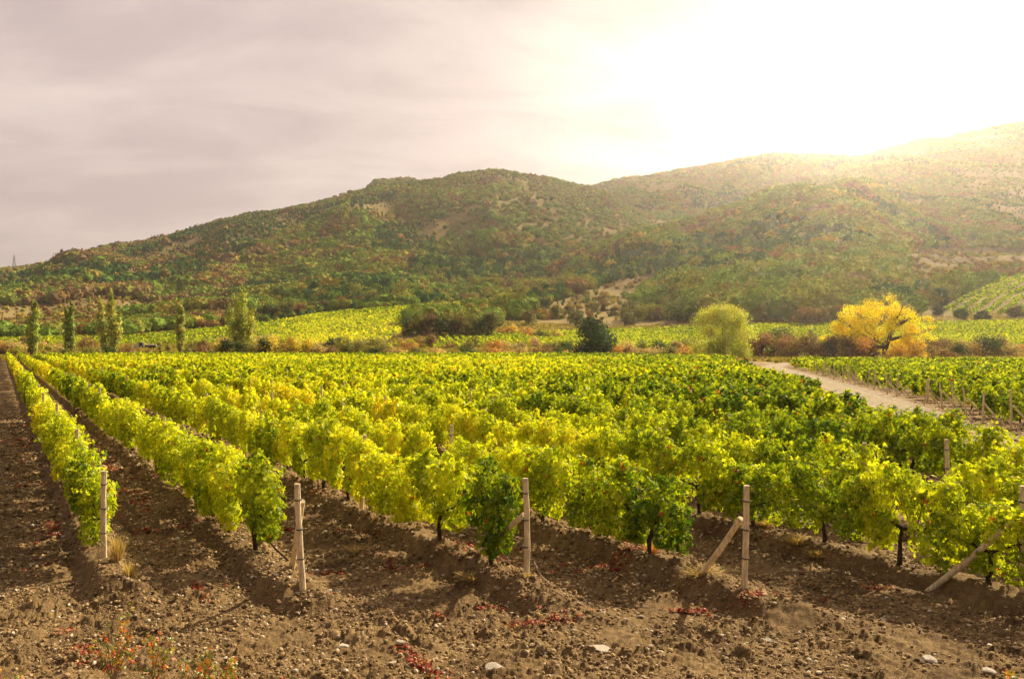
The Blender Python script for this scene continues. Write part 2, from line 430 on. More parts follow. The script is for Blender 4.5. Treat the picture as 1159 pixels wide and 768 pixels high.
mixn = q.math('ADD', q.math('MULTIPLY', nA, .35), q.math('ADD', q.math('MULTIPLY', nB_, .4), q.math('MULTIPLY', nC, .25)))
c = q.ramp(mixn, [(.30, (.040, .026, .012)), (.45, (.145, .088, .037)), (.57, (.30, .195, .086)), (.70, (.52, .375, .185))])
vor = q.n('ShaderNodeTexVoronoi'); q.put(vor.inputs['Vector'], pos); vor.inputs['Scale'].default_value = 26
peb = q.math('LESS_THAN', vor.outputs['Distance'], .20)
pebsel = q.math('GREATER_THAN', q.noise(pos, 5, 2), .56)
c = q.mix(q.math('MULTIPLY', q.math('MULTIPLY', peb, pebsel), .7), c, (.55, .45, .33))
c = q.mix(q.math('MULTIPLY', q.attr('rid'), .30), c, (.22, .14, .066))
pc = q.ramp(q.noise(pos, 3, 6, .7), [(.3, (.20, .155, .09)), (.5, (.31, .245, .155)), (.62, (.36, .29, .19)), (.75, (.44, .36, .25))])
c = q.mix(q.attr('path'), c, pc)
gc = q.ramp(q.noise(pos, .35, 6, .65), [(.3, (.17, .12, .05)), (.5, (.32, .22, .09)), (.65, (.20, .20, .04)), (.8, (.12, .15, .03))])
c = q.mix(q.math('MAXIMUM', q.attr('grass'), q.attr('verge')), c, gc)
principled(q, out, c, .95, q.math('ADD', nB_, q.math('MULTIPLY', nC, .7)), .03, .12)
me = make_mesh('ground', np.vstack([V, ext]), [fq], M_soil, {'rid': np.r_[rid, pad], 'path': np.r_[a_path, pad], 'grass': np.r_[a_grass, pad], 'verge': np.r_[a_verge, pad]}, True)
tag(link('ground', me), 'ridged brown soil of the vineyard and its stony headland', kind='structure')

# hills ------------------------------------------------------------
pxh = np.arange(-900, 2101, 4.0)
yh = [232.]
while yh[-1] < 6500: yh.append(yh[-1]*1.0085)
yh = np.array(yh); YY, PP = np.meshgrid(yh, pxh, indexing='ij'); XX = (PP-CX)/F*YY
X = XX.ravel(); Y = YY.ravel(); Z = land(X, Y)
m, q, out = mat('hill_ground'); M_hill = m
pos = q.n('ShaderNodeNewGeometry').outputs['Position']
na = q.noise(pos, .012, 6, .6, .6); nb2 = q.noise(pos, .12, 6, .7); nc2 = q.noise(pos, .9, 4, .7)
cc = q.ramp(q.math('ADD', q.math('MULTIPLY', na, .4), q.math('ADD', q.math('MULTIPLY', nb2, .4), q.math('MULTIPLY', nc2, .2))),
            [(.34, (.08, .075, .025)), (.45, (.18, .14, .05)), (.54, (.30, .215, .09)), (.62, (.22, .18, .055)), (.74, (.12, .12, .03))])
principled(q, out, cc, .95, nb2, .6, .05)
hm = make_mesh('hills', np.c_[X, Y, Z], [grid_faces(len(yh), len(pxh))], M_hill, None, True)
tag(link('hills', hm), 'dry grassy slopes rising to wooded hills', kind='structure')

# ------------------------------------------------------------------ grapevines
def vine_tint(X, Y):
    px = px_of(X, Y)
    t = .67-.23*ss(px, 430, 880)+.22*ss(px, 880, 1000)*(1-ss(Y, 15, 22))
    t = t-.20*(1-ss(Y, 12, 20))*(1-.3*ss(px, 500, 800))
    t = t-.20*ss(Y, 120, 180)
    t = t+.34*(fbm(X/3.5, Y/5, 3, 91)-.5)+.30*(fbm(X/14, Y/18, 2, 97)-.5)
    t = np.where(X > path_x(Y), .44+.3*(fbm(X/6, Y/4, 3, 99)-.5), t)
    return np.clip(t, .12, .9)
vines = []                                                 # x, y, heading, row no., no. in row, right field?
SP = 1.5
for k, t in enumerate(ROWT):
    # start of row on the headland line  Y = 12.3-.09X
    s0 = 0
    for s_ in np.arange(-120, 60, .05):
        x = NN[0]*t+DN[0]*s_; y = NN[1]*t+DN[1]*s_
        if y > head_y(x)+.0 and y > 4: s0 = s_; break
    n = 0; s_ = s0+{0: 2.1, 1: 1.75, 2: 1.1, 3: 2.0, 4: .5}.get(k, .8)
    while True:
        x = NN[0]*t+DN[0]*s_; y = NN[1]*t+DN[1]*s_
        if y > far_y(x): break
        p = px_of(x, y)
        if x < path_x(y)-(3.5+.028*y):
            n += 1
            if not (-14 > p or p > 1173+1200/y) and y > 3 and not (k > 4 and random.random() < .015 and y > 20) and not (k in (5, 6, 7) and 985 < p < 1085 and y < 20.5) and not (n > 2 and random.random() < .035):
                vines.append((x+random.uniform(-.06, .06), y+random.uniform(-.06, .06), math.atan2(DN[1], DN[0]), k+1, n, 0))
        s_ += SP*random.uniform(.92, 1.08)
HR = np.array([.9962, -.0872])
RE = []                                                    # row ends of the field right of the path
yy = 36.5; kk = 0
while yy < 142:
    x0 = path_x(yy)+2.1; kk += 1; RE.append((x0, yy, kk)); n = 0; s_ = 1.5
    while s_ < 170:
        x = x0+HR[0]*s_; y = yy+HR[1]*s_; n += 1
        if y > 5 and px_of(x, y) < 1200:
            vines.append((x+random.uniform(-.05, .05), y+random.uniform(-.08, .08), math.atan2(HR[1], HR[0]), kk, n, 1))
        s_ += SP
    yy += 2.75
vines.sort(key=lambda v: v[1])
near_v, far_v = vines[:290], vines[290:]

def vine_cloud(rs, L=1.65):
    """leaf points + normals of one vine canopy, x along the row"""
    nl = rs.integers(9, 12); P = []; N = []
    cs = []
    for i in range(nl):
        cx = (i+.5)/nl*L-L/2+rs.uniform(-.1, .1); r = rs.uniform(.17, .30)
        cs.append((cx, rs.uniform(-.17, .17), rs.uniform(.70, 1.22), r, r*rs.uniform(.95, 1.25), rs.uniform(.26, .40)))
    for i in range(5): cs.append((rs.uniform(-.7, .7), rs.uniform(-.14, .14), rs.uniform(1.15, 1.48), rs.uniform(.08, .18), rs.uniform(.08, .18), rs.uniform(.12, .25)))
    for i in range(rs.integers(6, 11)): cs.append((rs.uniform(-.8, .8), rs.uniform(-.24, .24), rs.uniform(.36, .62), rs.uniform(.12, .24), rs.uniform(.1, .22), rs.uniform(.20, .34)))
    return cs
def sample_cloud(cs, n, rs, ret=False):
    w = np.array([c_[3]*c_[5] for c_ in cs]); w /= w.sum(); idx = rs.choice(len(cs), n, p=w)
    C = np.array(cs)[idx]; d = rs.normal(size=(n, 3)); d /= np.linalg.norm(d, axis=1)[:, None]
    rr = rs.uniform(.62, 1.12, n)[:, None]
    P = C[:, :3]+d*C[:, 3:]*rr; N = d*np.array([1, 1, .7])+rs.normal(size=(n, 3))*.55+[0, 0, .35]
    P[:, 2] = np.maximum(P[:, 2], .16+.1*rs.random(n))
    return (P, N, idx) if ret else (P, N)
def trunk_geo(rs, sh=0):
    g_ = Geo(); lean = rs.uniform(-.12, .12); ht = rs.uniform(.5, .62)
    z = np.linspace(-.08, ht, 7); wx = lean*z/ht+rs.uniform(-.03, .03, 7); wy = rs.uniform(-.03, .03, 7)
    rad = np.linspace(.045, .032, 7)*rs.uniform(.85, 1.2, 7)
    tube(g_, np.c_[wx, wy, z], rad, 7)
    for sgn in (-1, 1):
        m_ = 6; xs = np.linspace(0, sgn*rs.uniform(.5, .75), m_)
        tube(g_, np.c_[wx[-1]+xs, wy[-1]+rs.uniform(-.04, .04, m_), ht-.03+np.abs(xs)*rs.uniform(.1, .5)+rs.uniform(-.02, .02, m_)], np.linspace(.03, .012, m_), 6)
        for q_ in range(4):
            x0 = xs[rs.integers(1, m_)]; a0 = rs.uniform(-.25, .25)
            tube(g_, [(wx[-1]+x0, wy[-1], ht+.05), (wx[-1]+x0+a0*.5, wy[-1]+rs.uniform(-.12, .12), ht+.3), (wx[-1]+x0+a0, wy[-1]+rs.uniform(-.25, .25), ht+rs.uniform(.5, .75))], [.009, .006, .004], 4)
    return g_
NEARP, MIDP, TRP = [], [], []
for i in range(12):
    rs = np.random.default_rng(100+i); cs = vine_cloud(rs)
    for lst, n, sh, sz in ((NEARP, 1900, 'leaf', (.055, .125)), (MIDP, 750, 'quad', (.11, .21))):
        P, N, idx = sample_cloud(cs, n, rs, True); g_ = Geo(); lr = rs.random(len(cs))
        addleaves(g_, P, N, rs.uniform(*sz, n), sh, droop=.6, v=np.clip(.5*lr[idx]+.5*rs.random(n), 0, 1))
        for _ in range(9 if sh == 'leaf' else 0):             # loose shoots
            a = np.array([rs.uniform(-.8, .8), rs.uniform(-.15, .15), rs.uniform(.9, 1.3)]); b3 = a+[rs.uniform(-.25, .25), rs.uniform(-.4, .4), rs.uniform(.15, .42)]; c3 = b3+[rs.uniform(-.2, .2), rs.uniform(-.25, .25), rs.uniform(-.2, .12)]
            q_ = np.linspace(0, 1, 13)[:, None]; PS = (1-q_)**2*a+2*q_*(1-q_)*b3+q_**2*c3
            addleaves(g_, PS+rs.normal(0, .03, PS.shape), rs.normal(size=PS.shape)+[0, 0, .5], rs.uniform(.05, .10, 13), 'leaf', droop=.6)
        lst.append(g_.mesh('foliage', M_vine_obj))
    TRP.append(trunk_geo(rs).mesh('trunk', M_bark, True))
def tintword(t): return 'green' if t < .36 else 'yellow-green' if t < .52 else 'greenish yellow' if t < .68 else 'golden yellow'
vx = np.array([v[0] for v in near_v]); vy = np.array([v[1] for v in near_v]); vt = vine_tint(vx, vy); vz = soil(vx, vy)[0]
vt += rng.normal(0, .05, len(vt))
for i, (x, y, hd, k, n, right) in enumerate(near_v):
    t = float(np.clip(vt[i], .12, .88))
    if not right and n == 1 and k in (2, 3): t = .34 if k == 3 else .48
    if right: lab = f"{tintword(t)} grapevine, {ordw(n)} from the path in the {ordw(k)} row of the far vineyard"
    else: lab = f"{tintword(t)} grapevine, {ordw(n)} from the near end of the {ordw(k)} vine row from left"
    r_ = empty('grapevine', (x, y, float(vz[i])-.03), hd+(math.pi if random.random() < .5 else 0), lab, 'grapevine', 'grapevines trained along the vineyard rows')
    sc_ = random.uniform(.78, 1.02); r_.scale = (random.uniform(.92, 1.10), random.uniform(.66, .98), sc_)
    if k == 3 and n == 1 and not right: r_.scale = (.50, .85, 1.03)
    if k == 2 and n == 1 and not right: r_.scale = (.62, .95, 1.0)
    p = i % 12 if y > 17 else random.randrange(12)
    f_ = link('foliage', NEARP[p] if y < 30 else MIDP[p], r_); f_['tint'] = t
    link('trunk', TRP[p], r_)
# the remaining thousands as one mass
g_ = Geo(); tint_l = []
fx = np.array([v[0] for v in far_v]); fy = np.array([v[1] for v in far_v]); ft = vine_tint(fx, fy)+rng.normal(0, .05, len(fx)); fz = soil(fx, fy)[0]*(fy < 190)
for lo, hi, n, sz in ((0, 62, 330, (.15, .27)), (62, 100, 170, (.20, .34)), (100, 400, 75, (.28, .46))):
    clouds = [sample_cloud(vine_cloud(np.random.default_rng(900+j)), n, np.random.default_rng(500+j)) for j in range(16)]
    for j in range(16):
        sel = np.where((fy >= lo) & (fy < hi) & (np.arange(len(fx)) % 16 == j))[0]
        if not len(sel): continue
        P, N = clouds[j]; hd = np.array([far_v[q_][2] for q_ in sel]); fl = np.where(rng.random(len(sel)) < .5, 1, -1)
        c_, s_ = np.cos(hd)*fl, np.sin(hd)*fl; hs = rng.uniform(.76, 1.0, len(sel)); wl = rng.uniform(.62, .95, len(sel))[:, None]
        PX = fx[sel][:, None]+P[None, :, 0]*c_[:, None]-P[None, :, 1]*wl*s_[:, None]
        PY = fy[sel][:, None]+P[None, :, 0]*s_[:, None]+P[None, :, 1]*wl*c_[:, None]
        PZ = fz[sel][:, None]+P[None, :, 2]*hs[:, None]
        NX = N[None, :, 0]*c_[:, None]-N[None, :, 1]*s_[:, None]; NY = N[None, :, 0]*s_[:, None]+N[None, :, 1]*c_[:, None]
        NZ = np.broadcast_to(N[None, :, 2], NX.shape)
        m_ = len(sel)*n
        addleaves(g_, np.c_[PX.ravel(), PY.ravel(), PZ.ravel()], np.c_[NX.ravel(), NY.ravel(), NZ.ravel()], rng.uniform(*sz, m_))
        tint_l.append(np.repeat(ft[sel], n*4))
me = g_.mesh('vineyard_rows', M_vine_geo, extra={'tint': np.concatenate(tint_l)})
tag(link('distant_grapevines', me), 'thousands of yellow and green grapevines running away in rows', 'grapevines', kind='stuff')
print('vines', len(near_v), len(far_v), 'quads', g_.n//4)

# ------------------------------------------------------------------ vineyard posts
def post_mesh(h, r, rs, bend=0):
    g_ = Geo(); z = np.linspace(-.15, h, 9)
    tube(g_, np.c_[bend*np.sin(z/h*3)+rs.uniform(-.004, .004, 9), rs.uniform(-.004, .004, 9), z], np.linspace(r, r*.86, 9)*rs.uniform(.96, 1.04, 9), 10)
    return g_.mesh('post', M_pole)
def ring_mesh(r, z, w=.008):
    g_ = Geo()
    th = np.linspace(0, 2*np.pi, 13); tube(g_, np.c_[np.cos(th)*r, np.sin(th)*r, z+.012*np.sin(th)], w, 5, cap=False)
    return g_.mesh('wire_tie', M_wire)
PM = [post_mesh(1.38, .046, np.random.default_rng(i), [0, .01, -.012, .02][i]) for i in range(4)]
TM = [ring_mesh(.049, z) for z in (.42, .80, 1.18)]
def post(x, y, lab, rot=0, lean=(0, 0), hs=1., ties=True, group='wooden posts of the vine trellis', brace=None, bl=.95):
    z = ground_z(x, y)
    r_ = empty('trellis_post', (x, y, z-.02), rot, lab, 'post', group)
    r_.rotation_euler = (lean[0], lean[1], rot); r_.scale = (1, 1, hs)
    link('shaft', PM[random.randrange(4)], r_)
    if ties:
        for t_ in TM: link('wire_tie', t_, r_)
    if brace is not None:                                  # brace: (dx,dy) of its foot, post height where it meets
        dx, dy, mh = brace
        g_ = Geo(); n_ = math.hypot(dx, dy); ux, uy = dx/n_, dy/n_
        tube(g_, [(dx, dy, ground_z(x+dx, y+dy)-z-.10), (dx*.5, dy*.5, (mh+ground_z(x+dx, y+dy)-z-.08)/2), (ux*.07, uy*.07, mh)], [.045, .043, .04], 9)
        br = empty('brace_post', (x, y, z-.02), 0, None, 'post', 'slanting brace posts at the row ends')
        return r_, br, g_
    return r_
def at(px, py):                                            # point of the level ground seen at a pixel
    y = EYE*F/(py-HY); return (px-CX)/F*y, y
def braced(x, y, lab, blab, dx, dy, mh, **kw):
    r_, br, g_ = post(x, y, lab, brace=(dx, dy, mh), **kw)
    D.objects.remove(br)
    z = ground_z(x, y)-.02
    o = link('brace_post', g_.mesh('brace', M_pole), None, (x, y, z)); tag(o, blab, 'post', 'slanting brace posts at the row ends')
x, y = at(118, 650); post(x, y, 'slim upright end post at the near end of the leftmost vine row', hs=.98)
x, y = at(343, 684); braced(x, y, 'end post with a brace beside it, second row from left, before the lone vine', 'thin brace pole leaning on the end post of the second vine row', -.43, 1.06, 1.2, lean=(0, R(-3)), hs=1.05)
x, y = at(596, 672); braced(x, y, 'light wooden end post in front of the dark green vine at the middle', 'short brace stub sticking out behind the dark green vine at the middle', -.85, 1.35, .85, lean=(0, R(-1)))
x, y = at(843, 684); braced(x, y, 'stout round end post with a slanting brace at the fourth row', 'slanting brace pole leaning on the stout end post of the fourth row', -.48, .75, .95, lean=(0, R(1)), hs=1.02)
x, y = at(1158, 690); braced(x, y, 'end post of the fifth row cut by the picture edge', 'slanting brace pole rising under the leaves of the fifth row', -.95, .9, 1.0, hs=1.04)
cnt = {}
for k, t in enumerate(ROWT[:26]):
    n = 1
    y0 = {0: 19, 1: 15.9, 3: 20.0, 6: 18.3}.get(k, None)
    s_ = None
    for sq in np.arange(-120, 60, .05):
        xx, y2 = NN[0]*t+DN[0]*sq, NN[1]*t+DN[1]*sq
        if y2 > head_y(xx) and y2 > 4: s_ = sq; break
    if k > 4:
        xx, y2 = NN[0]*t+DN[0]*s_, NN[1]*t+DN[1]*s_
    ss_ = s_+random.uniform(5.5, 8) if y0 is None else (y0-NN[1]*t)/DN[1]
    while True:
        xx, y2 = NN[0]*t+DN[0]*ss_, NN[1]*t+DN[1]*ss_
        if y2 > 75 or xx > path_x(y2)-4.2: break
        n += 1
        if -5 < px_of(xx, y2) < 1164:
            post(xx, y2, f"grey wooden trellis post, {ordw(n)} from the near end of the {ordw(k+1)} vine row", lean=(R(random.uniform(-3, 3)), R(random.uniform(-3, 3))), hs=random.uniform(1.0, 1.14), ties=y2 < 25)
        ss_ += random.uniform(6.3, 8)
for (x0, y0, k) in RE[:24]:
    if random.random() < .3: continue
    x0 += random.uniform(-.3, .5); y0 += random.uniform(-.5, .5)
    hs = random.uniform(1.0, 1.18)
    braced(x0, y0, f"pale row end post beside the dirt path, {ordw(k)} counted from the nearest", f"slanting brace at the {ordw(k)} row end beside the dirt path", 1.0, -.05, .95,
           lean=(R(random.uniform(-6, 6)), R(random.uniform(-8, 8))), hs=hs, ties=False)

# ------------------------------------------------------------------ forest on the hills
PINE = np.array((.07, .15, .04)); OLIVE = np.array((.29, .29, .05)); RUST = np.array((.33, .20, .065)); GOLD = np.array((.46, .36, .06)); BROWN = np.array((.25, .17, .08)); GREEN = np.array((.20, .29, .045))
def inpoly(px, py, poly):
    c_ = np.zeros(px.shape, bool); n = len(poly)
    for i in range(n):
        x0, y0 = poly[i]; x1, y1 = poly[(i+1) % n]
        c_ ^= ((y0 > py) != (y1 > py)) & (px < (x1-x0)*(py-y0)/((y1-y0) or 1e-9)+x0)
    return c_
FIELD_L = [(-60, 392), (-60, 385), (150, 381), (285, 368), (380, 353), (520, 343), (545, 350), (462, 362), (452, 378), (430, 390), (200, 390)]
FIELD_M = [(430, 394), (470, 386), (560, 378), (700, 374), (860, 368), (1060, 366), (1240, 362), (1240, 391), (1000, 393), (700, 395), (600, 390), (520, 395)]
FIELD_S = [(1052, 354), (1085, 336), (1135, 314), (1260, 300), (1260, 350), (1159, 356)]
FIELD_T = [(290, 350), (345, 337), (392, 330), (412, 332), (360, 342), (320, 352)]
OPEN_A = [(-40, 380), (-40, 348), (60, 344), (110, 335), (160, 340), (190, 350), (160, 370)]
OPEN_B = [(575, 378), (600, 352), (690, 320), (780, 304), (800, 312), (740, 330), (700, 368)]
OPEN_C = [(1020, 284), (1260, 278), (1260, 330), (1120, 316), (1040, 345), (1015, 315)]
OPENS = [FIELD_L, FIELD_M, FIELD_S, FIELD_T]
def forest():
    N = 300000
    pxr = rng.uniform(-120, 1290, N); u = rng.random(N)
    Yr = 240*np.exp(u*math.log(2250/240))
    keep = rng.random(N) < np.clip((Yr/1500)**1.0, .02, 1)*.80
    pxr, Yr = pxr[keep], Yr[keep]; Xr = (pxr-CX)/F*Yr; Zr = land(Xr, Yr); pyr = py_of(Xr, Yr, Zr)
    ok = Yr > 290
    for p in OPENS: ok &= ~inpoly(pxr, pyr, p)
    sparse = inpoly(pxr, pyr, OPEN_A) | inpoly(pxr, pyr, OPEN_B) | inpoly(pxr, pyr, OPEN_C)
    dens = fbm(Xr/90, Yr/90, 3, 55)
    ok &= ~(sparse & (rng.random(len(ok)) > .34))
    ok &= (dens > .41) | (rng.random(len(ok)) < .28)
    ok &= ~((pxr > 1035) & (pyr > 348)); ok &= ((pyr < 372) & ~((pxr > 565) & (pyr > 362))) | ((pxr < 420) & (pyr < 386) & (rng.random(len(ok)) < .35))
    ok &= ~((pxr > 570) & (Yr < 900) & (rng.random(len(ok)) < .3))
    ok &= (Yr > 420) | (rng.random(len(ok)) < .5)
    pxr, Yr, Xr, Zr, pyr, sparse = [a[ok] for a in (pxr, Yr, Xr, Zr, pyr, sparse)]
    n = len(Xr); print('forest', n)
    # colour
    w = fbm(Xr/120+5, Yr/150, 3, 81); w2 = fbm(Xr/35, Yr/45, 2, 83); r0 = rng.random(n)
    pine = (w > .56) & ((pxr > 300) | (pyr < 330)) | inpoly(pxr, pyr, [(235, 338), (280, 322), (345, 318), (350, 330), (250, 345)]) | inpoly(pxr, pyr, [(430, 330), (470, 300), (600, 280), (640, 296), (520, 322)]) \
        | inpoly(pxr, pyr, [(650, 320), (700, 296), (790, 268), (900, 268), (860, 320), (700, 335)])
    base = np.where(r0[:, None] < .25+.5*ss(w2, .35, .65)[:, None], OLIVE, np.where(r0[:, None] < .94, GREEN, np.where(r0[:, None] < .97, RUST, GOLD)))
    rusty = (w2+.25*(pxr < 260)+.12*(pyr < 300)*(pxr < 420) > .70)
    base = np.where((rusty & (rng.random(n) < .65))[:, None], np.where(rng.random(n)[:, None] < .55, BROWN, RUST), base)
    base = np.where((pine & (rng.random(n) < .8))[:, None], PINE, base)
    base = np.where((sparse & (rng.random(n) < .7))[:, None], np.where(rng.random(n)[:, None] < .5, RUST, GOLD), base)
    col = base*rng.uniform(.78, 1.25, n)[:, None]
    hgt = np.where(sparse, rng.uniform(1.2, 3.4, n), np.where(Yr > 1050, rng.uniform(3.6, 7, n), rng.uniform(4.8, 10, n)))
    hgt = hgt*np.where(Yr < 520, np.where(pxr < 570, .6, .95), np.where((Yr < 900) & (pxr > 600), 1.15, 1.))*np.where((fbm(Xr/200, Yr/200, 2, 14) > .6), .7, 1)
    hgt = hgt*(.72+.6*ss(fbm(Xr/60+9, Yr/80, 2, 121), .35, .65)); wd = hgt*rng.uniform(.55, .85, n); isp = (base[:, 0] == PINE[0]); wd = np.where(isp, hgt*.42, wd)
    P = np.c_[Xr, Yr, Zr+hgt*.45]; rad = np.c_[wd, wd, hgt*.62]
    g_ = Geo(); cols = []
    for lo, hi, ic, jit, nlv in ((0, 700, ICO1, .28, 80), (700, 1100, ICO1, .32, 26), (1100, 9999, ICO0, .35, 7)):
        s_ = (Yr >= lo) & (Yr < hi)
        Vb, Fb, k = blobs(P[s_], rad[s_]*(.82 if hi < 1200 else .9), ic, jit)
        g_.add(Vb, Fb, rng.uniform(.1, .6, len(Vb))); cols.append(np.repeat(col[s_], k, 0))
        m_ = s_.sum(); d = sph(m_*nlv); d[:, 2] = np.abs(d[:, 2])*.9+d[:, 2]*.1
        PP_ = np.repeat(P[s_], nlv, 0)+d*np.repeat(rad[s_], nlv, 0)*rng.uniform(.85, 1.15, m_*nlv)[:, None]
        sz = np.repeat(wd[s_], nlv)*rng.uniform(.28, .55, m_*nlv)*{80: .5, 26: .7, 7: .95}[nlv]
        addleaves(g_, PP_, d+rng.normal(size=d.shape)*.5, sz); cols.append(np.repeat(np.repeat(col[s_], nlv, 0), 4, 0))
    me = g_.mesh('forest', M_wood_l, extra={'col': np.concatenate(cols)})
    tag(link('hill_forest', me), 'olive, rust and pine green woodland covering the hills', 'forest', kind='stuff')
forest()
# distant fields of vines, too far to count
def field(name, poly, label, n, ang, hgt, colf, ylo, yhi, rows=2.7, szl=(.5, 1.1), tj=.28):
    pxr = rng.uniform(min(p[0] for p in poly), max(p[0] for p in poly), n); Yr = rng.uniform(ylo**2, yhi**2, n)**.5
    Xr = (pxr-CX)/F*Yr
    ca, sa = math.cos(ang), math.sin(ang); t = -Xr*sa+Yr*ca; s_ = Xr*ca+Yr*sa
    t = np.round(t/rows)*rows+rng.normal(0, tj, n); Xr = s_*ca-t*sa; Yr = s_*sa+t*ca
    Zr = land(Xr, Yr); pxr = px_of(Xr, Yr); pyr = py_of(Xr, Yr, Zr); ok = inpoly(pxr, pyr, poly) & (Yr > 236)
    Xr, Yr, Zr, pxr, pyr = [a[ok] for a in (Xr, Yr, Zr, pxr, pyr)]; m_ = len(Xr)
    P = np.c_[Xr, Yr, Zr+rng.uniform(.25, hgt, m_)]; d = sph(m_); d[:, 2] = np.abs(d[:, 2])+.2
    g_ = Geo(); addleaves(g_, P, d, rng.uniform(*szl, m_)*np.clip(Yr/350, .8, 2))
    tint = colf(pxr, pyr, Xr, Yr)+rng.normal(0, .06, m_)
    me = g_.mesh(name, M_vine_geo, extra={'tint': np.repeat(np.clip(tint, 0, .9), 4)})
    tag(link(name, me), label, 'vineyard', kind='stuff'); print(name, m_)
field('far_vineyard', FIELD_L, 'long green and yellow vineyard sloping up below the left hill', 190000, R(125), 1.3,
      lambda px, py, X_, Y_: .42+.20*ss(px, 280, 360)*(1-ss(px, 480, 530))*ss(py, 352, 364)+.25*(fbm(X_/22, Y_/30, 3, 7)-.5), 236, 760)
field('far_vineyard', FIELD_M, 'green vineyard strip behind the yellow tree below the spur', 200000, R(100), 1.2,
      lambda px, py, X_, Y_: .50+.2*(fbm(X_/18, Y_/22, 3, 8)-.5), 236, 430)
field('slope_vineyard', FIELD_S, 'striped vineyard rows climbing the slope at the right edge', 90000, R(52), 1.8,
      lambda px, py, X_, Y_: .36+.2*(fbm(X_/18, Y_/22, 3, 28)-.5), 330, 760, 7.0, (.5, 1.0), .75)
field('far_vineyard', FIELD_T, 'narrow olive green field between the woods on the left hill', 14000, R(100), 1.0,
      lambda px, py, X_, Y_: .50+0*px, 420, 900, 3, (.8, 1.4))

# ------------------------------------------------------------------ trees and shrubs
def crown_mesh(name, lumps, n, size, col, rs, hue=.25, mat_=None, fill=.5, up=.3):
    """leaf clusters around several lumps (cx,cy,cz,rx,ry,rz)"""
    g_ = Geo(); L = np.array(lumps, float); w = L[:, 3]*L[:, 5]; w = w/w.sum(); idx = rs.choice(len(L), n, p=w); C = L[idx]
    d = rs.normal(size=(n, 3)); d /= np.linalg.norm(d, axis=1)[:, None]
    rr = rs.uniform(fill, 1.1, n)[:, None]; P = C[:, :3]+d*C[:, 3:]*rr
    N = d+rs.normal(size=(n, 3))*.5+[0, 0, up]
    addleaves(g_, P, N, rs.uniform(.6, 1.3, n)*size)
    col = np.array(col); cl_ = rs.uniform(1-hue, 1+hue, (len(L), 1))*np.c_[rs.uniform(.9, 1.15, len(L)), np.ones(len(L)), rs.uniform(.8, 1.2, len(L))]
    return g_.mesh(name, mat_ or M_crown, extra={'col': np.repeat(np.clip(col*cl_[idx], 0, .9), 4, 0)})
def limbs(rs, base_r, H, tips, lean=(0, 0)):
    g_ = Geo(); fork = np.array([lean[0]*.4, lean[1]*.4, H*.3])
    tube(g_, [(0, 0, -.4), (lean[0]*.1, lean[1]*.1, H*.12), tuple(fork)], [base_r*1.3, base_r, base_r*.8], 9)
    for t in tips:
        t = np.array(t, float); mid = fork*.5+t*.5+rs.uniform(-.06, .06, 3)*H
        tube(g_, [fork*.97, mid*.5+fork*.5+rs.uniform(-.02, .02, 3)*H, mid, t*.75+mid*.25, t], np.array([.6, .45, .3, .16, .05])*base_r, 6)
        for _ in range(4):
            o_ = mid+(t-mid)*rs.random(); tube(g_, [o_, o_+rs.uniform(-.06, .08, 3)*H, o_+rs.uniform(-.12, .16, 3)*H], np.array([.14, .09, .03])*base_r, 4)
    return g_
def lumps_dome(rs, n, W_, H, z0, r=.3):
    L = []
    for i in range(n):
        a = rs.uniform(0, 2*np.pi); q_ = rs.random()**.6; zz = rs.random()
        rad_ = W_*.5*math.sqrt(max(.08, 1-((zz-.36)/.66)**2))*q_
        s_ = W_*r*rs.uniform(.6, 1.15); L.append((math.cos(a)*rad_, math.sin(a)*rad_, z0+zz*(H-z0)*.86, s_, s_, s_*rs.uniform(.7, 1.0)))
    return L
def place(px, py, Y):
    return (px-CX)/F*Y, Y
def plant_z(x, y): return ground_z(x, y)-.05 if y < 200 else float(land(np.array([x]), np.array([y]))[0])-.05
def tree(name, px, Y, W_, H, col, label, cat_='tree', seed=1, n=2500, size=.35, nl=26, group=None, z0=.15, r=.24, lean=(0, 0), trunk=True, fill=.45, hue=.3, br=None, z=None):
    rs = np.random.default_rng(seed); x = (px-CX)/F*Y
    ro = empty(name, (x, Y, plant_z(x, Y) if z is None else z), 0, label, cat_, group)
    L = lumps_dome(rs, nl, W_, H, H*z0, r)
    if lean != (0, 0): L = [(a+lean[0]*c_/H, b_+lean[1]*c_/H, c_, *rr) for a, b_, c_, *rr in L]
    link('crown', crown_mesh('crown', L, int(n*1.9), size, np.array(col)*1.45, rs, hue, fill=fill), ro)
    if trunk:
        tips = [(l[0], l[1], l[2]) for l in L[:: max(1, nl//9)]]
        link('trunk', limbs(rs, br or H*.022, H, tips, lean).mesh('trunk', M_tbark, True), ro)
    return ro
# farm track between the poplars, draped on the land
ax = np.linspace(-20, 250, 60); TX = []; 
for p_ in ax:
    for y_ in np.linspace(279+3*math.sin(p_/40), 289+3*math.sin(p_/40), 5):
        x_ = (p_-CX)/F*y_; TX.append((x_, y_, float(land(np.array([x_]), np.array([y_]))[0])+.08))
m, q, out = mat('track_dirt'); pos = q.n('ShaderNodeNewGeometry').outputs['Position']
principled(q, out, q.ramp(q.noise(pos, .5, 6, .6), [(.3, (.22, .16, .09)), (.55, (.42, .31, .20)), (.75, (.50, .40, .27))]), .95, spec=.1)
tag(link('farm_track', make_mesh('farm_track', np.array(TX), [grid_faces(60, 5)], m, None, True)), 'bare farm track between the poplars', kind='structure')
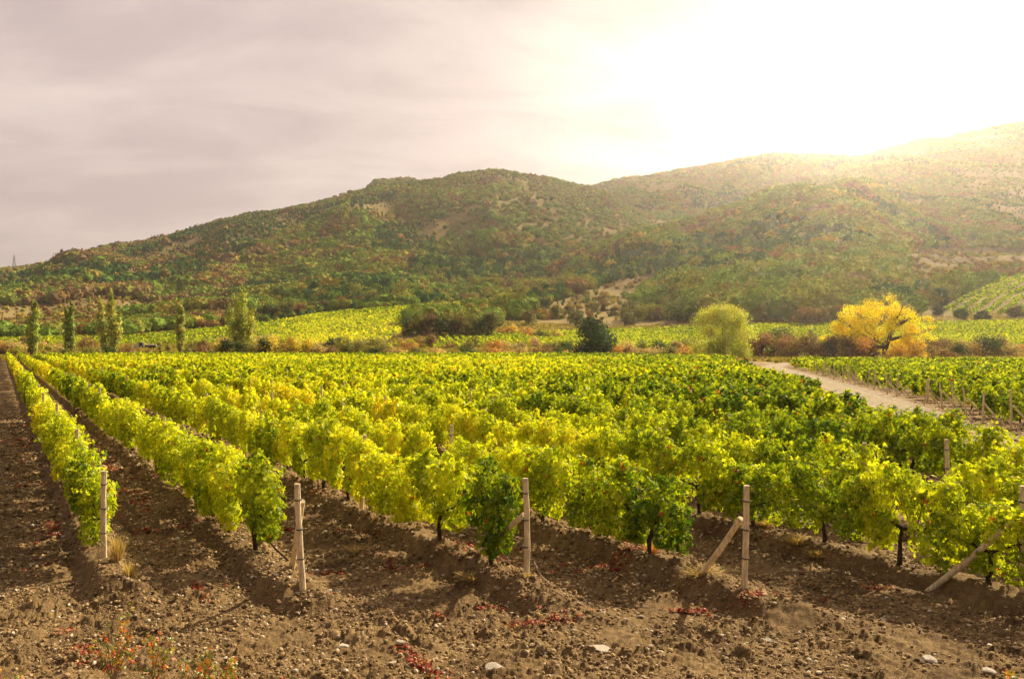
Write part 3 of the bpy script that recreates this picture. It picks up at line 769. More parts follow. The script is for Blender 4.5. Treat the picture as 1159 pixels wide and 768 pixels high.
# five poplars
POPC = (.28, .33, .07)
def poplar(px, Y, H, W_, label, seed, cols=3, col=POPC):
    rs = np.random.default_rng(seed); x = (px-CX)/F*Y; ro = empty('poplar_tree', (x, Y, 0), 0, label, 'tree', 'tall poplars beyond the vineyard')
    ro.location.z = plant_z(x, Y); L = []; g_ = Geo()
    for c_ in range(cols):
        ox = (c_-(cols-1)/2)*W_*.36+rs.uniform(-.15, .15)*W_; oy = rs.uniform(-.2, .2)*W_; h = H*(1 if c_ == cols//2 else rs.uniform(.62, .93))
        nl_ = 15
        for i in range(nl_):
            f_ = i/(nl_-1); rr = W_*.27*(math.sin(math.pi*(f_*.88+.10))**.7)*rs.uniform(.6, 1.1)+.15
            L.append((ox*(.55+.6*f_)+rs.uniform(-.22, .22)*W_*.4, oy+rs.uniform(-.15, .15)*W_, h*(.13+.84*f_), rr, rr, h*.055))
        zz = np.linspace(0, 1, 6); tube(g_, np.c_[ox*(.2+.9*zz), oy*zz, -.4+zz*h*.93], np.linspace(.24, .04, 6), 6)
        for i in range(9):
            f_ = rs.uniform(.15, .8); a = rs.uniform(0, 6.28); tube(g_, [(ox*(.2+.9*f_), oy*f_, f_*h*.93-.4), (ox*(.2+.9*f_)+math.cos(a)*W_*.25, oy+math.sin(a)*W_*.25, f_*h*.93+H*.12)], [.07, .02], 4)
    link('crown', crown_mesh('crown', L, 5200, .46, np.array(col)*1.35, rs, .3, fill=.25), ro); link('trunk', g_.mesh('trunk', M_tbark, True), ro)
poplar(36, 236, 15.0, 5.6, 'leftmost poplar, egg shaped and olive green', 1, 2)
poplar(80, 238, 14.8, 4.0, 'narrow poplar with a bent tip, second from the left', 2, 2, (.24, .30, .065))
poplar(125, 240, 18.2, 5.2, 'pale airy poplar, third of five and wider than its left neighbour', 3, 3, (.34, .37, .10))
poplar(204, 242, 14.6, 4.8, 'forked poplar with a bare trunk between two crowns, fourth of five', 4, 2, (.31, .34, .08))
poplar(273, 238, 19.0, 6.8, 'tallest poplar with several spires, rightmost of the five', 5, 4, (.30, .34, .075))
# main single trees
tree('broadleaf_tree', 671, 205, 9.6, 9.8, (.030, .060, .018), 'dark green round tree standing alone behind the vineyard', seed=11, n=3000, size=.55, nl=26, z0=.10, r=.27, fill=.5)
tree('willow_tree', 818, 186, 12.6, 12.6, (.40, .42, .075), 'pale lime green dome shaped tree beside the shrubs', seed=12, n=11000, size=.30, nl=80, z0=.02, r=.17, fill=.2, hue=.16)
def yellow_tree():
    rs = np.random.default_rng(5); Y_ = 192; x = (1002-CX)/F*Y_; px_m = Y_/F
    ro = empty('golden_tree', (x, Y_, plant_z(x, Y_)), 0, 'spreading golden yellow tree with dark leaning limbs', 'tree')
    g_ = Geo()
    def P(px, py, dy=0):
        py = 412-(412-py)*.87; return ((px-1002)*px_m, dy, EYE-(py-HY)*px_m-ro.location.z)
    tube(g_, [P(1000, 412), P(1002, 392), P(1006, 378)], [.7, .6, .5], 9)
    LB = [[(1006, 378), (1016, 364), (1034, 352), (1052, 336)], [(1006, 378), (1012, 366), (1026, 357), (1048, 350)], [(1004, 382), (992, 368), (982, 352), (980, 338)], [(1002, 386), (984, 378), (966, 368), (952, 352)],
          [(1006, 378), (1006, 362), (1012, 348), (1014, 336)], [(1000, 390), (980, 388), (962, 386), (948, 378)], [(1008, 380), (1026, 374), (1040, 372), (1050, 368)], [(1000, 384), (985, 372), (978, 366), (962, 345)]]
    for i, b_ in enumerate(LB):
        dy = rs.uniform(-4, 4); pts = [P(*p, dy*j/3) for j, p in enumerate(b_)]
        tube(g_, pts, [.42, .27, .16, .05], 7)
        for _ in range(12):
            j = rs.integers(1, 3); f_ = rs.random(); o_ = np.array(pts[j])*(1-f_)+np.array(pts[j+1])*f_; dv = rs.uniform(-1, 1, 3)*[1, 1, .6]+[0, 0, .5]
            tube(g_, [o_, o_+dv*.8+rs.uniform(-.2, .2, 3), o_+dv*1.9], [.10, .06, .02], 4)
    link('trunk', g_.mesh('trunk', M_tbark, True), ro)
    L = []
    for px, py, r_ in [(1036, 370, 8), (1028, 356, 8), (1042, 378, 7), (1012, 364, 7), (1022, 370, 7), (996, 376, 7), (1008, 386, 6), (1018, 396, 7), (990, 394, 7), (940, 376, 7), (1050, 374, 5), (966, 352, 9), (980, 348, 9), (996, 346, 9), (996, 362, 8), (1010, 344, 8), (964, 371, 9), (978, 368, 8), (990, 370, 8), (956, 376, 8), (946, 360, 7), (1022, 346, 7), (972, 384, 8), (988, 382, 7), (1032, 384, 8), (1020, 380, 7), (950, 352, 8), (962, 344, 8), (975, 340, 9), (990, 340, 8), (1005, 336, 8), (1018, 338, 8), (1030, 345, 7), (958, 366, 9), (972, 360, 9), (988, 356, 9), (1003, 352, 8), (1018, 352, 6), (952, 380, 8), (968, 378, 8), (984, 372, 7), (1040, 356, 5),
                       (1000, 332, 6), (1024, 386, 9), (1036, 390, 9), (1014, 392, 8), (1030, 378, 6), (944, 368, 6), (1046, 364, 5), (1030, 362, 5), (975, 388, 6), (1044, 388, 5)]:
        for _ in range(2):
            s_ = r_*px_m*rs.uniform(.8, 1.15); c_ = P(px+rs.uniform(-6, 6), py+rs.uniform(-5, 5), rs.uniform(-4, 4)); L.append((*c_, s_, s_*1.2, s_*.8))
    link('crown', crown_mesh('crown', L, 20000, .30, (.95, .77, .03), rs, .13, fill=.35), ro)
yellow_tree()
tree('round_bush', 881, 250, 8.5, 6.2, (.07, .11, .03), 'neat dark green rounded bush between the pale tree and golden tree', 'bush', seed=14, n=1500, size=.5, nl=18, z0=.2, r=.3, trunk=True, fill=.6)
tree('slender_tree', 919, 248, 3.6, 7.8, (.20, .18, .06), 'slender olive tree just right of the neat round bush', seed=15, n=700, size=.4, nl=10, z0=.15, r=.3)
# saplings at the far left
for i, (px, Y_, h_, lb) in enumerate([(48, 215, 3.6, 'small yellow-green sapling at the foot of the leftmost poplar'), (56, 212, 3.9, 'small yellow-green sapling between the two leftmost poplars'), (18, 205, 4.2, 'small yellow-green sapling nearest the left edge of the vineyard'),
        (181, 236, 4.2, 'pale pointed sapling just right of the parked tractor'), (190, 237, 3.4, 'slim second sapling between the tractor and forked poplar')]):
    tree('sapling', px, Y_, 1.5, h_, (.30, .30, .06), lb, seed=30+i, n=260, size=.3, nl=8, z0=.1, r=.4, group='saplings among the poplars')
for i, px in enumerate((138, 143, 147, 152)):
    Y_ = 470; rs = np.random.default_rng(60+i)
    tree('cypress_tree', px, Y_, 2.6, 5.6, (.17, .17, .05), f'tiny cone shaped tree on the hillside, {ordw(i+1)} of a short line', seed=60+i, n=200, size=.5, nl=8, z0=.1, r=.35, group='short line of cone trees on the hillside')
# scrub strip: countable shrubs
DG = (.05, .075, .022); OL = (.14, .14, .035); YE = (.42, .36, .045); BR = (.17, .105, .05); RU = (.36, .21, .06); PB = (.34, .27, .12); GO = (.55, .36, .04)
SHR = [(8, 232, 5, 2.4, BR), (70, 214, 4, 2.2, OL), (100, 216, 4.5, 2.4, OL), (118, 222, 5, 2.6, DG), (140, 222, 5, 2.2, BR), (168, 214, 4, 1.6, BR), (214, 225, 4, 2.6, OL), (232, 222, 5, 2.8, BR), (246, 226, 4, 3.6, YE),
       (258, 226, 5, 4.4, DG), (270, 224, 4.6, 4.0, DG), (284, 226, 6, 4.0, OL), (299, 224, 5, 4.6, DG), (312, 226, 6, 5.2, YE), (330, 228, 6, 5.0, YE), (346, 230, 5, 4.4, YE), (360, 230, 5, 3.2, PB), (376, 230, 5, 2.6, BR), (394, 228, 5, 3.6, OL), (408, 230, 6, 3.6, OL),
       (424, 226, 4, 2.4, DG), (446, 228, 5, 2.2, PB), (470, 226, 6, 2.2, OL), (500, 222, 5, 2.0, PB), (530, 222, 6, 2.2, DG), (560, 222, 5, 2.0, RU), (590, 220, 5, 2.0, PB), (612, 220, 6, 2.2, BR), (634, 216, 5, 2.0, DG), (650, 212, 4, 1.8, RU),
       (690, 208, 4.5, 3.4, OL), (700, 204, 4.5, 3.0, RU), (711, 200, 3.6, 2.6, BR), (724, 203, 4, 2.4, PB), (742, 203, 5, 2.0, PB), (760, 202, 5, 2.4, OL), (778, 198, 5, 2.4, RU), (796, 194, 5, 3.2, YE),
       (850, 192, 6, 4.6, BR), (862, 190, 5.5, 6.0, BR), (876, 194, 6, 6.2, OL), (890, 190, 6, 5.6, BR), (905, 194, 6, 5.0, OL), (918, 188, 6, 5.6, BR), (932, 190, 6, 5.4, DG), (946, 188, 6, 5.2, BR), (960, 186, 6, 4.8, BR), (975, 184, 6, 4.8, RU), (988, 184, 5, 4.0, BR),
       (1018, 184, 5, 3.4, GO), (1034, 186, 6, 4.0, GO), (1052, 188, 5, 2.8, PB), (1066, 190, 6.5, 4.6, BR), (1084, 194, 5, 3.4, DG), (1098, 196, 6, 3.8, PB), (1114, 196, 7.5, 4.6, DG), (1130, 198, 7, 4.4, BR), (1147, 190, 5, 3.0, PB)]
_r = random.Random(3)
for px in range(-4, 1160, 17):
    if not (100 < px < 215): SHR.append((px+_r.uniform(-5, 5), _r.uniform(244, 292), _r.uniform(3.5, 7.5), _r.uniform(1.6, 4.0), _r.choice([DG, OL, OL, BR, PB, RU])))
SHR.sort(key=lambda q_: q_[0])
def cname(c_): return {DG: 'dark green', OL: 'olive green', YE: 'bright yellow', BR: 'brown', RU: 'rust coloured', PB: 'straw coloured', GO: 'golden orange'}[c_]
for i, (px, Y_, w_, h_, c_) in enumerate(SHR):
    size_w = 'low' if h_ < 2.5 else 'bushy' if h_ < 4.2 else 'tall'
    z = None
    tree('shrub', px, Y_, w_*1.05, h_, c_, f"{size_w} {cname(c_)} shrub behind the vines, {ordw(i+1)} from left in the scrub strip", 'shrub', seed=200+i, n=int(260+w_*h_*22), size=.33, nl=11, group='shrubs along the back of the vineyard', z0=.08, r=.30, fill=.3, hue=.4)
# dark hedge clump in the middle distance
HC = [(DG, 'dark green'), (OL, 'olive'), (BR, 'brown'), (DG, 'dark green'), (OL, 'olive'), (BR, 'brown'), (OL, 'olive'), (DG, 'dark green'), (OL, 'olive')]
for i, px in enumerate(np.linspace(464, 556, 9)):
    c_, nm = HC[i]; tree('hedge_tree', px, 330+random.uniform(-4, 4), 7.5, [6.5, 8, 8.6, 8.2, 9, 8.4, 7.4, 8.8, 10][i], tuple(np.array(c_)*.85), f"{nm} tree, {ordw(i+1)} from left in the dark isolated clump above the vineyard", seed=300+i, n=700, size=.6, nl=12,
         group='trees of the isolated dark clump', z0=.08, r=.3)
for i, px in enumerate((568, 582, 596, 612, 628)):
    tree('shrub', px, 345, 6, 3.6, [RU, YE, RU, OL, YE][i], f"{['rust','yellow','rust','olive','yellow'][i]} shrub on the dry slope, {ordw(i+1)} right of the dark clump", 'shrub', seed=330+i, n=400, size=.5, nl=9, group='shrubs on the dry slope', z0=.1, r=.3)
# large trees along the foot of the wooded spur
FT = []
rr_ = random.Random(5)
for px in range(566, 1050, 11):
    py_ = 368-(rr_.random()**1.5)*(38 if px > 700 else 22)
    FT.append((px+rr_.uniform(-4, 4), py_))
ys_c = np.arange(300, 760, 2.)
FT.sort()
for i, (px, pyt) in enumerate(FT):
    xs_ = (px-CX)/F*ys_c; zz = land(xs_, ys_c); pp = py_of(xs_, ys_c, zz); j = int(np.argmin(np.abs(pp-pyt))); Y_ = float(ys_c[j])
    cidx = rr_.randrange(6); c_ = [(.085, .105, .03), (.12, .12, .035), (.15, .11, .04), (.19, .12, .045), (.07, .095, .028), (.15, .14, .04)][cidx]
    h_ = rr_.uniform(7, 11.5) if px > 715 else rr_.uniform(4.5, 8)
    nm = ['green', 'olive', 'bronze', 'russet', 'dark green', 'khaki'][cidx]
    tree('woodland_tree', px, Y_, h_*rr_.uniform(.9, 1.15), h_, c_, f"{nm} round crowned tree, {ordw(i+1)} from left along the foot of the wooded spur", seed=400+i, n=900, size=.62, nl=14, group='trees along the foot of the wooded spur', z0=.12, r=.27, fill=.55)
LT = [(385, 352), (396, 350), (408, 348), (420, 347), (432, 346), (444, 344), (456, 343), (468, 342), (480, 341), (492, 340), (504, 338), (300, 362), (312, 361), (326, 360), (340, 358), (354, 356), (366, 354), (376, 353)]
LT.sort()
for i, (px, pyt) in enumerate(LT):
    xs_ = (px-CX)/F*ys_c; zz = land(xs_, ys_c); pp = py_of(xs_, ys_c, zz); j = int(np.argmin(np.abs(pp-pyt))); Y_ = float(ys_c[j])+4
    c_ = [(.06, .075, .03), (.11, .085, .045), (.09, .10, .03), (.20, .11, .05)][i % 4]; nm = ['dark green', 'brown', 'olive', 'rust'][i % 4]
    tree('hedgerow_tree', px, Y_, 9, rr_.uniform(6, 10), c_, f"{nm} tree, {ordw(i+1)} from left in the hedgerow above the long far vineyard", seed=500+i, n=600, size=.7, nl=12, group='hedgerow trees above the far vineyard', z0=.1, r=.3)
# trees bordering the slope vineyard
for i, (px, pyt, h_, c_, lb) in enumerate([(1050, 340, 13, (.08, .09, .035), 'dark bushy tree at the left corner of the striped slope vineyard'), (1063, 356, 5, (.05, .07, .025), 'dark bush at the lower left corner of the slope vineyard'),
        (1088, 362, 5, (.05, .08, .025), 'long dark bush under the slope vineyard, left one'), (1112, 362, 4.5, (.06, .08, .03), 'long dark bush under the slope vineyard, right one'), (1150, 359, 5, (.10, .08, .04), 'brown bush under the slope vineyard at the picture edge'),
        (1103, 279, 15, (.06, .10, .035), 'solitary large round tree on the dark slope at far right')]):
    xs_ = (px-CX)/F*np.arange(300, 1200, 2.); yq = np.arange(300, 1200, 2.); pp = py_of(xs_, yq, land(xs_, yq)); Y_ = float(yq[int(np.argmin(np.abs(pp-pyt)))])
    tree('bordering_tree', px, Y_, h_*1.25, h_, c_, lb, seed=600+i, n=900, size=.7, nl=14, z0=.1, r=.28)

# dry grass over the strip behind the vines
def grassmat(name, c1, c2): return leafmat(name, fixcol(c1, c2), .35, gloss=.0)
M_straw = grassmat('straw', (.42, .30, .11), (.66, .50, .22)); M_greeny = grassmat('meadow', (.16, .17, .03), (.50, .38, .10))
n = 170000; Yr = rng.uniform(150, 430, n); Xr = (rng.uniform(-60, 1220, n)-CX)/F*Yr
ok = np.where(Xr < path_x(Yr), Yr > far_y(Xr)+1, Yr > 146) & (path_dist(Xr, Yr) > 2) & (fbm(Xr/9, Yr/9, 2, 5) > .36)
pyq = py_of(Xr, Yr, land(Xr, Yr)); pxq = px_of(Xr, Yr)
for p in (FIELD_L, FIELD_M): ok &= ~(inpoly(pxq, pyq, p) & (Yr > 236))
Xr, Yr = Xr[ok], Yr[ok]; Zr = land(Xr, Yr); m_ = len(Xr)
g_ = Geo(); addleaves(g_, np.c_[Xr, Yr, Zr+rng.uniform(.1, .5, m_)], sph(m_)+[0, -.5, .5], rng.uniform(.5, 1.1, m_))
tag(link('dry_grass', g_.mesh('dry_grass', M_greeny)), 'rough yellow grass in the strip behind the vines', 'grass', kind='stuff')

# ------------------------------------------------------------------ near details
# clods
n = 150000; Yr = 8.2*np.exp(rng.random(n)**.9*math.log(45/8.2)); Xr = (rng.uniform(-30, 1190, n)-CX)/F*Yr
ok = path_dist(Xr, Yr) > .5; ok &= fbm(Xr/.7, Yr/.7, 2, 15)+.15*rng.random(len(Xr)) > .44; Xr, Yr = Xr[ok], Yr[ok]; n = len(Xr); Zr = soil(Xr, Yr)[0]
r = .008+.030*rng.random(n)**3.5; r = r*np.clip(Yr/14, .8, 2.0)
Vb, Fb, k = blobs(np.c_[Xr, Yr, Zr+r*.25], np.c_[r*rng.uniform(.8, 1.4, n), r*rng.uniform(.8, 1.3, n), r*.75], ICO0, .28)
m, q, out = mat('clod'); oc = q.attr('v'); cc = q.ramp(oc, [(0, (.10, .068, .033)), (.5, (.28, .18, .082)), (.85, (.43, .30, .15)), (.94, (.45, .35, .21)), (1, (.68, .59, .45))])
principled(q, out, cc, .95, None, spec=.1); M_clod = m
g_ = Geo(); g_.add(Vb, Fb, np.repeat(rng.random(n), k)); tag(link('soil_clods', g_.mesh('soil_clods', M_clod)), 'crumbled soil clods and pale gravel on the tilled ground', 'soil clods', kind='stuff')
# stones one can tell apart
m, q, out = mat('stone'); tc = q.n('ShaderNodeTexCoord').outputs['Object']; nz = q.noise(tc, 14, 6, .65)
principled(q, out, q.ramp(nz, [(.3, (.34, .28, .21)), (.6, (.56, .48, .38)), (.8, (.66, .60, .52))]), .85, nz, .01, .2); M_stone = m
def stone_mesh(s, fl):
    rs = np.random.default_rng(s); v, f = ICO2; v = v.copy()
    for _ in range(9):
        d = rs.normal(size=3); d /= np.linalg.norm(d); h = rs.uniform(.55, .85); ex = v@d-h; v = v-np.outer(np.maximum(ex, 0), d)
    g_ = Geo(); g_.add(v*[1, .75, fl]*(1+rs.uniform(-.03, .03, (len(v), 1))), f); return g_.mesh('stone', M_stone)
for i, (px, py, r_, lb) in enumerate([(678, 737, .125, 'broad flat white stone in the foreground headland'), (388, 731, .10, 'squat pale stone left of centre in the foreground'), (452, 733, .07, 'small pale stone right of the squat stone'), (652, 752, .05, 'little whitish pebble below the broad flat stone'),
        (1050, 748, .10, 'brown rounded stone at the lower right'), (1118, 762, .09, 'pale stone near the lower right corner'), (822, 706, .05, 'small light stone left of the stout end post'), (726, 700, .045, 'small light stone between the middle and stout end posts'),
        (372, 680, .06, 'grey stone just right of the braced end post'), (560, 757, .12, 'large earthy lump of stone at bottom centre'), (446, 752, .06, 'flat pale stone at bottom centre left'), (870, 726, .06, 'pale stone below the end of the fourth ridge'),
        (36, 640, .06, 'pale stone among clods near the left edge'), (1000, 700, .06, 'small pale stone under the right hand vines')]):
    x, y = at(px, py); z = ground_z(x, y); o = link('stone', stone_mesh(i, .45 if i % 3 else .32), None, (x, y, z+r_*.12)); o.scale = (r_*1.1,)*3; o.rotation_euler = (.1, .1, i*1.3); tag(o, lb, 'stone', 'loose stones on the headland')
# fallen red leaves in drifts
M_red = leafmat('fallen_leaf', lambda q: q.ramp(q.attr('v'), [(0, (.13, .018, .012)), (.5, (.34, .035, .02)), (.75, (.42, .08, .03)), (.9, (.45, .22, .08)), (1, (.55, .42, .10))]), .15, gloss=.03)
PXY = []
seeds_px = [(30, 550, 60), (150, 560, 60), (60, 600, 30), (225, 668, 28), (120, 530, 60), (230, 540, 60), (180, 600, 40), (420, 570, 50), (440, 640, 22), (375, 650, 10), (372, 678, 12), (520, 640, 50), (640, 645, 60), (600, 708, 50), (480, 755, 50), (700, 640, 30), (860, 690, 40), (960, 665, 30),
            (945, 625, 30), (1020, 590, 40), (1070, 650, 35), (1120, 640, 25), (1060, 545, 40), (250, 655, 14), (500, 700, 12), (90, 470, 30), (50, 440, 30), (560, 560, 40), (330, 600, 30), (1000, 560, 30), (20, 500, 40), (1010, 500, 40), (300, 560, 30), (780, 690, 20), (90, 730, 60), (560, 690, 30)]
seeds_px += [(120+37*i % 1000, 430+ (i*53) % 130, 30) for i in range(26)]
for px, py, w_ in seeds_px:
    x, y = at(px, py); sd = w_*y/F*.5; n = int(30+w_*3)
    aa = rng.normal(0, sd*1.5, n); bb_ = rng.normal(0, sd*.30, n); th_ = rng.choice([-.1, .3, 2.1])
    PXY.append(np.c_[x+aa*math.cos(th_)-bb_*math.sin(th_), y+aa*math.sin(th_)+bb_*math.cos(th_)])
bgn = 20000; Yr = 9*np.exp(rng.random(bgn)*math.log(60/9)); Xr = (rng.uniform(-30, 1190, bgn)-CX)/F*Yr; d_, _ = near_rows(Xr, Yr); k_ = (np.abs(np.abs(d_)-.6) < .5) & (fbm(Xr/.6, Yr/.6, 3, 4) > .54) & (Yr > 13); PXY.append(np.c_[Xr[k_], Yr[k_]])
P2 = np.concatenate(PXY); k_ = (P2[:, 1] > 8) & (fbm(P2[:, 0]/.35, P2[:, 1]/.35, 2, 8) > .48) & (path_dist(P2[:, 0], P2[:, 1]) > 1.6); P2 = P2[k_]
z2 = soil(P2[:, 0], P2[:, 1])[0]; n = len(P2); N2 = rng.normal(size=(n, 3))*.45+[0, 0, 1]
g_ = Geo(); addleaves(g_, np.c_[P2, z2+.015+.012*rng.random(n)], N2, rng.uniform(.03, .075, n)*np.clip(P2[:, 1]/15, .9, 2), 'leaf')
tag(link('fallen_leaves', g_.mesh('fallen_leaves', M_red)), 'drifts of crimson fallen leaves along the ridges', 'leaf litter', kind='stuff')
# grass tufts and weeds
def blades(g_, n, h, spread, rs, w=.006):
    for _ in range(n):
        a = rs.uniform(0, 6.28); r0 = rs.random()*spread*.35; r1 = r0+rs.uniform(.1, 1)*spread; hh = h*rs.uniform(.45, 1)
        c_, s_ = math.cos(a), math.sin(a); sd = np.array([-s_, c_, 0])*w
        p0 = np.array([c_*r0, s_*r0, 0]); p1 = np.array([c_*(r0*.6+r1*.4), s_*(r0*.6+r1*.4), hh*.65]); p2 = np.array([c_*r1, s_*r1, hh])
        g_.add([p0-sd, p0+sd, p1+sd*.8, p1-sd*.8, p2+sd*.15, p2-sd*.15], [[0, 1, 2, 3], [3, 2, 4, 5]], rs.random())
M_orange = grassmat('rusty_grass', (.40, .17, .05), (.62, .33, .12))
for i, (px, py, n, h_, sp, mt, lb) in enumerate([(133, 655, 130, .45, .22, M_straw, 'wispy straw tuft at the foot of the leftmost end post'), (146, 672, 90, .28, .2, M_straw, 'low straw tuft on the ridge end right of leftmost post'),
        (738, 640, 200, .24, .22, M_orange, 'rusty orange grass tuft beside a vine trunk in the fourth row'), (866, 612, 260, .16, .34, M_straw, 'golden dry grass patch behind the slanting brace pole'), (902, 628, 260, .15, .36, M_straw, 'golden dry grass patch on the ridge right of stout post'),
        (925, 636, 160, .13, .3, M_straw, 'small golden dry grass patch farthest right on the ridge'), (795, 668, 200, .13, .4, M_straw, 'dry grass at the foot of the slanting brace pole'), (536, 662, 120, .12, .3, M_straw, 'dry grass on the ridge left of middle end post'),
        (598, 676, 60, .12, .15, M_straw, 'little dry grass ring around the foot of the middle post'), (402, 625, 100, .12, .3, M_straw, 'dry grass crest on the third ridge in mid frame')]):
    rs = np.random.default_rng(i); g_ = Geo(); blades(g_, n, h_, sp, rs); x, y = at(px, py); o = link('grass_tuft', g_.mesh('grass_tuft', mt), None, (x, y, ground_z(x, y)-.01)); tag(o, lb, 'grass tuft', 'dry grass tufts on the ridges')
M_weed = leafmat('weed_leaf', lambda q: q.ramp(q.attr('v'), [(0, (.10, .16, .02)), (.45, (.30, .30, .03)), (.7, (.62, .34, .04)), (.88, (.62, .15, .03)), (1, (.5, .03, .02))]), .45)
M_stem = barkmat('weed_stem', (.22, .13, .08), (.42, .30, .2), 40)
for i, (px, py, h_, w_, ns, lb) in enumerate([(128, 772, .72, .38, 12, 'tall green and orange weed at the bottom left'), (172, 775, .60, .30, 7, 'thin twiggy weed right of the tall weed at bottom left'), (235, 786, .42, .36, 13, 'orange and red leaved weed at the bottom edge left of centre'),
        (262, 790, .42, .22, 6, 'orange leaved weed at bottom edge beside the orange and red one'), (325, 812, .40, .2, 6, 'small yellow leaved weed at the bottom edge, third along'), (1150, 806, .42, .22, 7, 'orange leaved weed in the bottom right corner'), (12, 798, .35, .2, 6, 'red tipped weed in the bottom left corner')]):
    rs = np.random.default_rng(40+i); x, y = at(px, py); ro = empty('weed_plant', (x, y, ground_z(x, y)-.01), 0, lb, 'weed', 'weeds along the near edge of the headland')
    gs = Geo(); gl2 = Geo(); PL = []; 
    for s_ in range(ns):
        a = rs.uniform(0, 6.28); tip = np.array([math.cos(a)*w_*rs.random(), math.sin(a)*w_*rs.random(), h_*rs.uniform(.6, 1)]); m1 = tip*.5+rs.uniform(-.03, .03, 3)
        tube(gs, [(0, 0, 0), m1, tip], [.006, .004, .002], 5)
        for f_ in np.linspace(.3, 1.05, 16): PL.append((m1*2*f_ if f_ < .5 else m1+(tip-m1)*(f_-.5)*2)+rs.normal(0, .022, 3))
    PL = np.array(PL); addleaves(gl2, PL, sph(len(PL))+[0, -.3, .6], rs.uniform(.025, .06, len(PL)), 'leaf')
    link('leaves', gl2.mesh('leaves', M_weed), ro); link('stem', gs.mesh('stem', M_stem), ro)
# fallen sticks
for i, (pts, lb) in enumerate([([(604, 648), (613, 665), (622, 684)], 'pale broken stick leaning beside the middle end post'), ([(300, 628), (312, 640), (326, 650)], 'dark bent vine shoot hanging behind the braced end post')]):
    g_ = Geo(); ps = []
    for j, p in enumerate(pts): x, y = at(*p); ps.append((x, y, ground_z(x, y)+[.16, .08, .02][j]))
    tube(g_, ps, [.012, .016, .014], 6); tag(link('stick', g_.mesh('stick', M_stem if i == 0 else M_bark)), lb, 'stick')

# ------------------------------------------------------------------ tractor with trailer, far away
def simple(name, c_, rough=.5, spec=.4, metal=0):
    m, q, out = mat(name); tc = q.n('ShaderNodeTexCoord').outputs['Object']; nz = q.noise(tc, 3, 4, .6)
    p = principled(q, out, q.mix(q.sstep(nz, .35, .7), c_, tuple(np.array(c_)*.7)), rough, spec=spec); p.inputs['Metallic'].default_value = metal; return m
M_white = simple('white_paint', (.80, .78, .74)); M_tyre = simple('tyre_rubber', (.02, .02, .02), .9); M_dark = simple('dark_steel', (.07, .06, .05)); M_glass = simple('cab_glass', (.05, .06, .07), .1, .6)
xt, yt = (158-CX)/F*284, 284; zt = float(land(np.array([xt]), np.array([yt]))[0])
def wheel(root, x, y, r, w):
    g_ = Geo(); tube(g_, [(x, y-w/2, r), (x, y-w*.4, r), (x, y+w*.4, r), (x, y+w/2, r)], [r*.88, r, r, r*.88], 18); wo_ = link('wheel', g_.mesh('wheel', M_tyre, False), root)
    g2 = Geo(); tube(g2, [(x, y-w*.53, r), (x, y+w*.53, r)], r*.5, 12); link('rim', g2.mesh('rim', M_white), wo_)
tr = empty('farm_tractor', (xt, yt, zt), R(8), 'small white farm tractor parked on the track between the poplars', 'tractor')
g_ = Geo(); box(g_, (-1.1, 0, 1.0), (.8, .35, .36), taper=.9); box(g_, (.4, 0, .95), (.9, .45, .25)); link('body', g_.mesh('body', M_white), tr)
g_ = Geo(); box(g_, (.45, 0, 2.32), (.75, .68, .07)); [tube(g_, [(sx, sy, 1.2), (sx, sy, 2.28)], .05, 5) for sx in (-.2, 1.1) for sy in (-.6, .6)]; link('cab_frame', g_.mesh('cab_frame', M_white), tr)
g_ = Geo(); box(g_, (.45, 0, 1.72), (.62, .56, .5)); link('cab_glass', g_.mesh('cab_glass', M_glass), tr)
for sy in (-.75, .75): wheel(tr, .75, sy, .75, .4); wheel(tr, -1.3, sy*.85, .45, .28)
tl = empty('farm_trailer', (xt+3.6, yt+.4, zt), R(8), 'low farm trailer with pale crates hitched behind the white tractor', 'trailer')
g_ = Geo(); box(g_, (0, 0, .95), (1.7, .9, .12)); box(g_, (0, -.9, 1.2), (1.7, .04, .18)); box(g_, (0, .9, 1.2), (1.7, .04, .18)); tube(g_, [(-1.7, 0, .8), (-2.6, 0, .7)], .05, 6); link('trailer_bed', g_.mesh('trailer_bed', M_dark), tl)
for sx in (-.5, .6):
    for sy in (-.8, .8): wheel(tl, sx, sy, .42, .25)
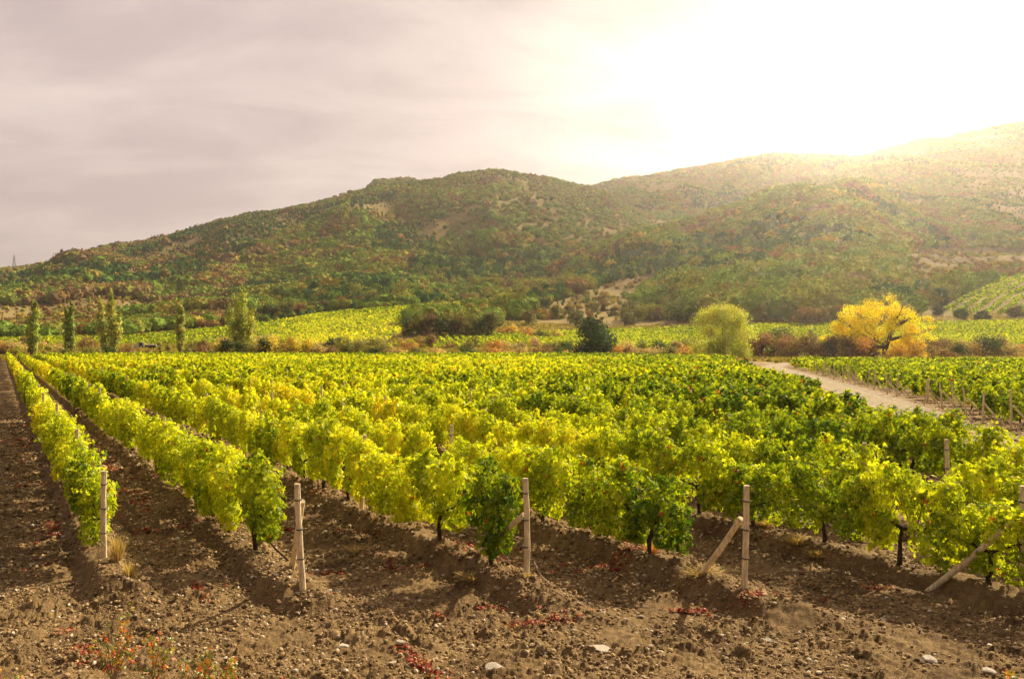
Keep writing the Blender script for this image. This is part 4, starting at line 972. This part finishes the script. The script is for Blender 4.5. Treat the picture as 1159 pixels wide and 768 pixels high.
for i, sx in enumerate((-1.05, -.3, .45, 1.2)):
    g_ = Geo(); box(g_, (0, 0, .17), (.33, .6, .17)); box(g_, (0, 0, .38), (.30, .55, .05))
    o = link('crate', g_.mesh('crate', M_white), None, (xt+3.6+sx*math.cos(R(8)), yt+.4+sx*math.sin(R(8)), zt+1.075)); o.rotation_euler.z = R(8)
    tag(o, f"pale grape crate on the trailer, {ordw(i+1)} behind the white tractor", 'crate', 'pale crates on the trailer')

# mast on the hill top
ys_ = np.arange(900, 1700, 4.); xs_ = (16-CX)/F*ys_; pp = py_of(xs_, ys_, land(xs_, ys_)); j = int(np.argmin(pp)); xm, ym = float(xs_[j]), float(ys_[j]); zm = float(land(np.array([xm]), np.array([ym]))[0])
pl = empty('lattice_mast', (xm, ym, zm-1), R(20), 'thin grey lattice mast on the skyline at the far left', 'mast')
g_ = Geo(); Hm = 24; Wm = 2.4
for sx in (-1, 1):
    for sy in (-1, 1): tube(g_, [(sx*Wm, sy*Wm, 0), (sx*.5, sy*.5, Hm*.8), (0, 0, Hm)], [.28, .22, .16], 4)
for k in range(7):
    f0, f1 = k/8, (k+1)/8; w0, w1 = Wm*(1-f0)+.5*f0, Wm*(1-f1)+.5*f1
    for (a0, b0, a1, b1) in ((-1, -1, 1, -1), (1, -1, 1, 1), (1, 1, -1, 1), (-1, 1, -1, -1)):
        tube(g_, [(a0*w0, b0*w0, f0*Hm*.9), (a1*w1, b1*w1, f1*Hm*.9)], .13, 4)
link('lattice', g_.mesh('lattice', M_dark), pl)
g_ = Geo(); 
for zz in (.62, .74, .86): tube(g_, [(-2.6, 0, Hm*zz), (2.6, 0, Hm*zz)], .16, 4)
link('crossarms', g_.mesh('crossarms', M_dark), pl)

# ------------------------------------------------------------------ haze
g_ = Geo(); box(g_, (0, 1400, 200), (7200, 5600, 212)); 
m, q, out = mat('haze'); pv = q.n('ShaderNodeVolumePrincipled'); pv.inputs['Color'].default_value = (1, .93, .85, 1); pv.inputs['Density'].default_value = .00014; pv.inputs['Anisotropy'].default_value = .80
q.nt.links.new(pv.outputs[0], out.inputs['Volume'])
tag(link('haze', g_.mesh('haze', m)), 'thin warm haze in the air over the valley', 'haze', kind='stuff')
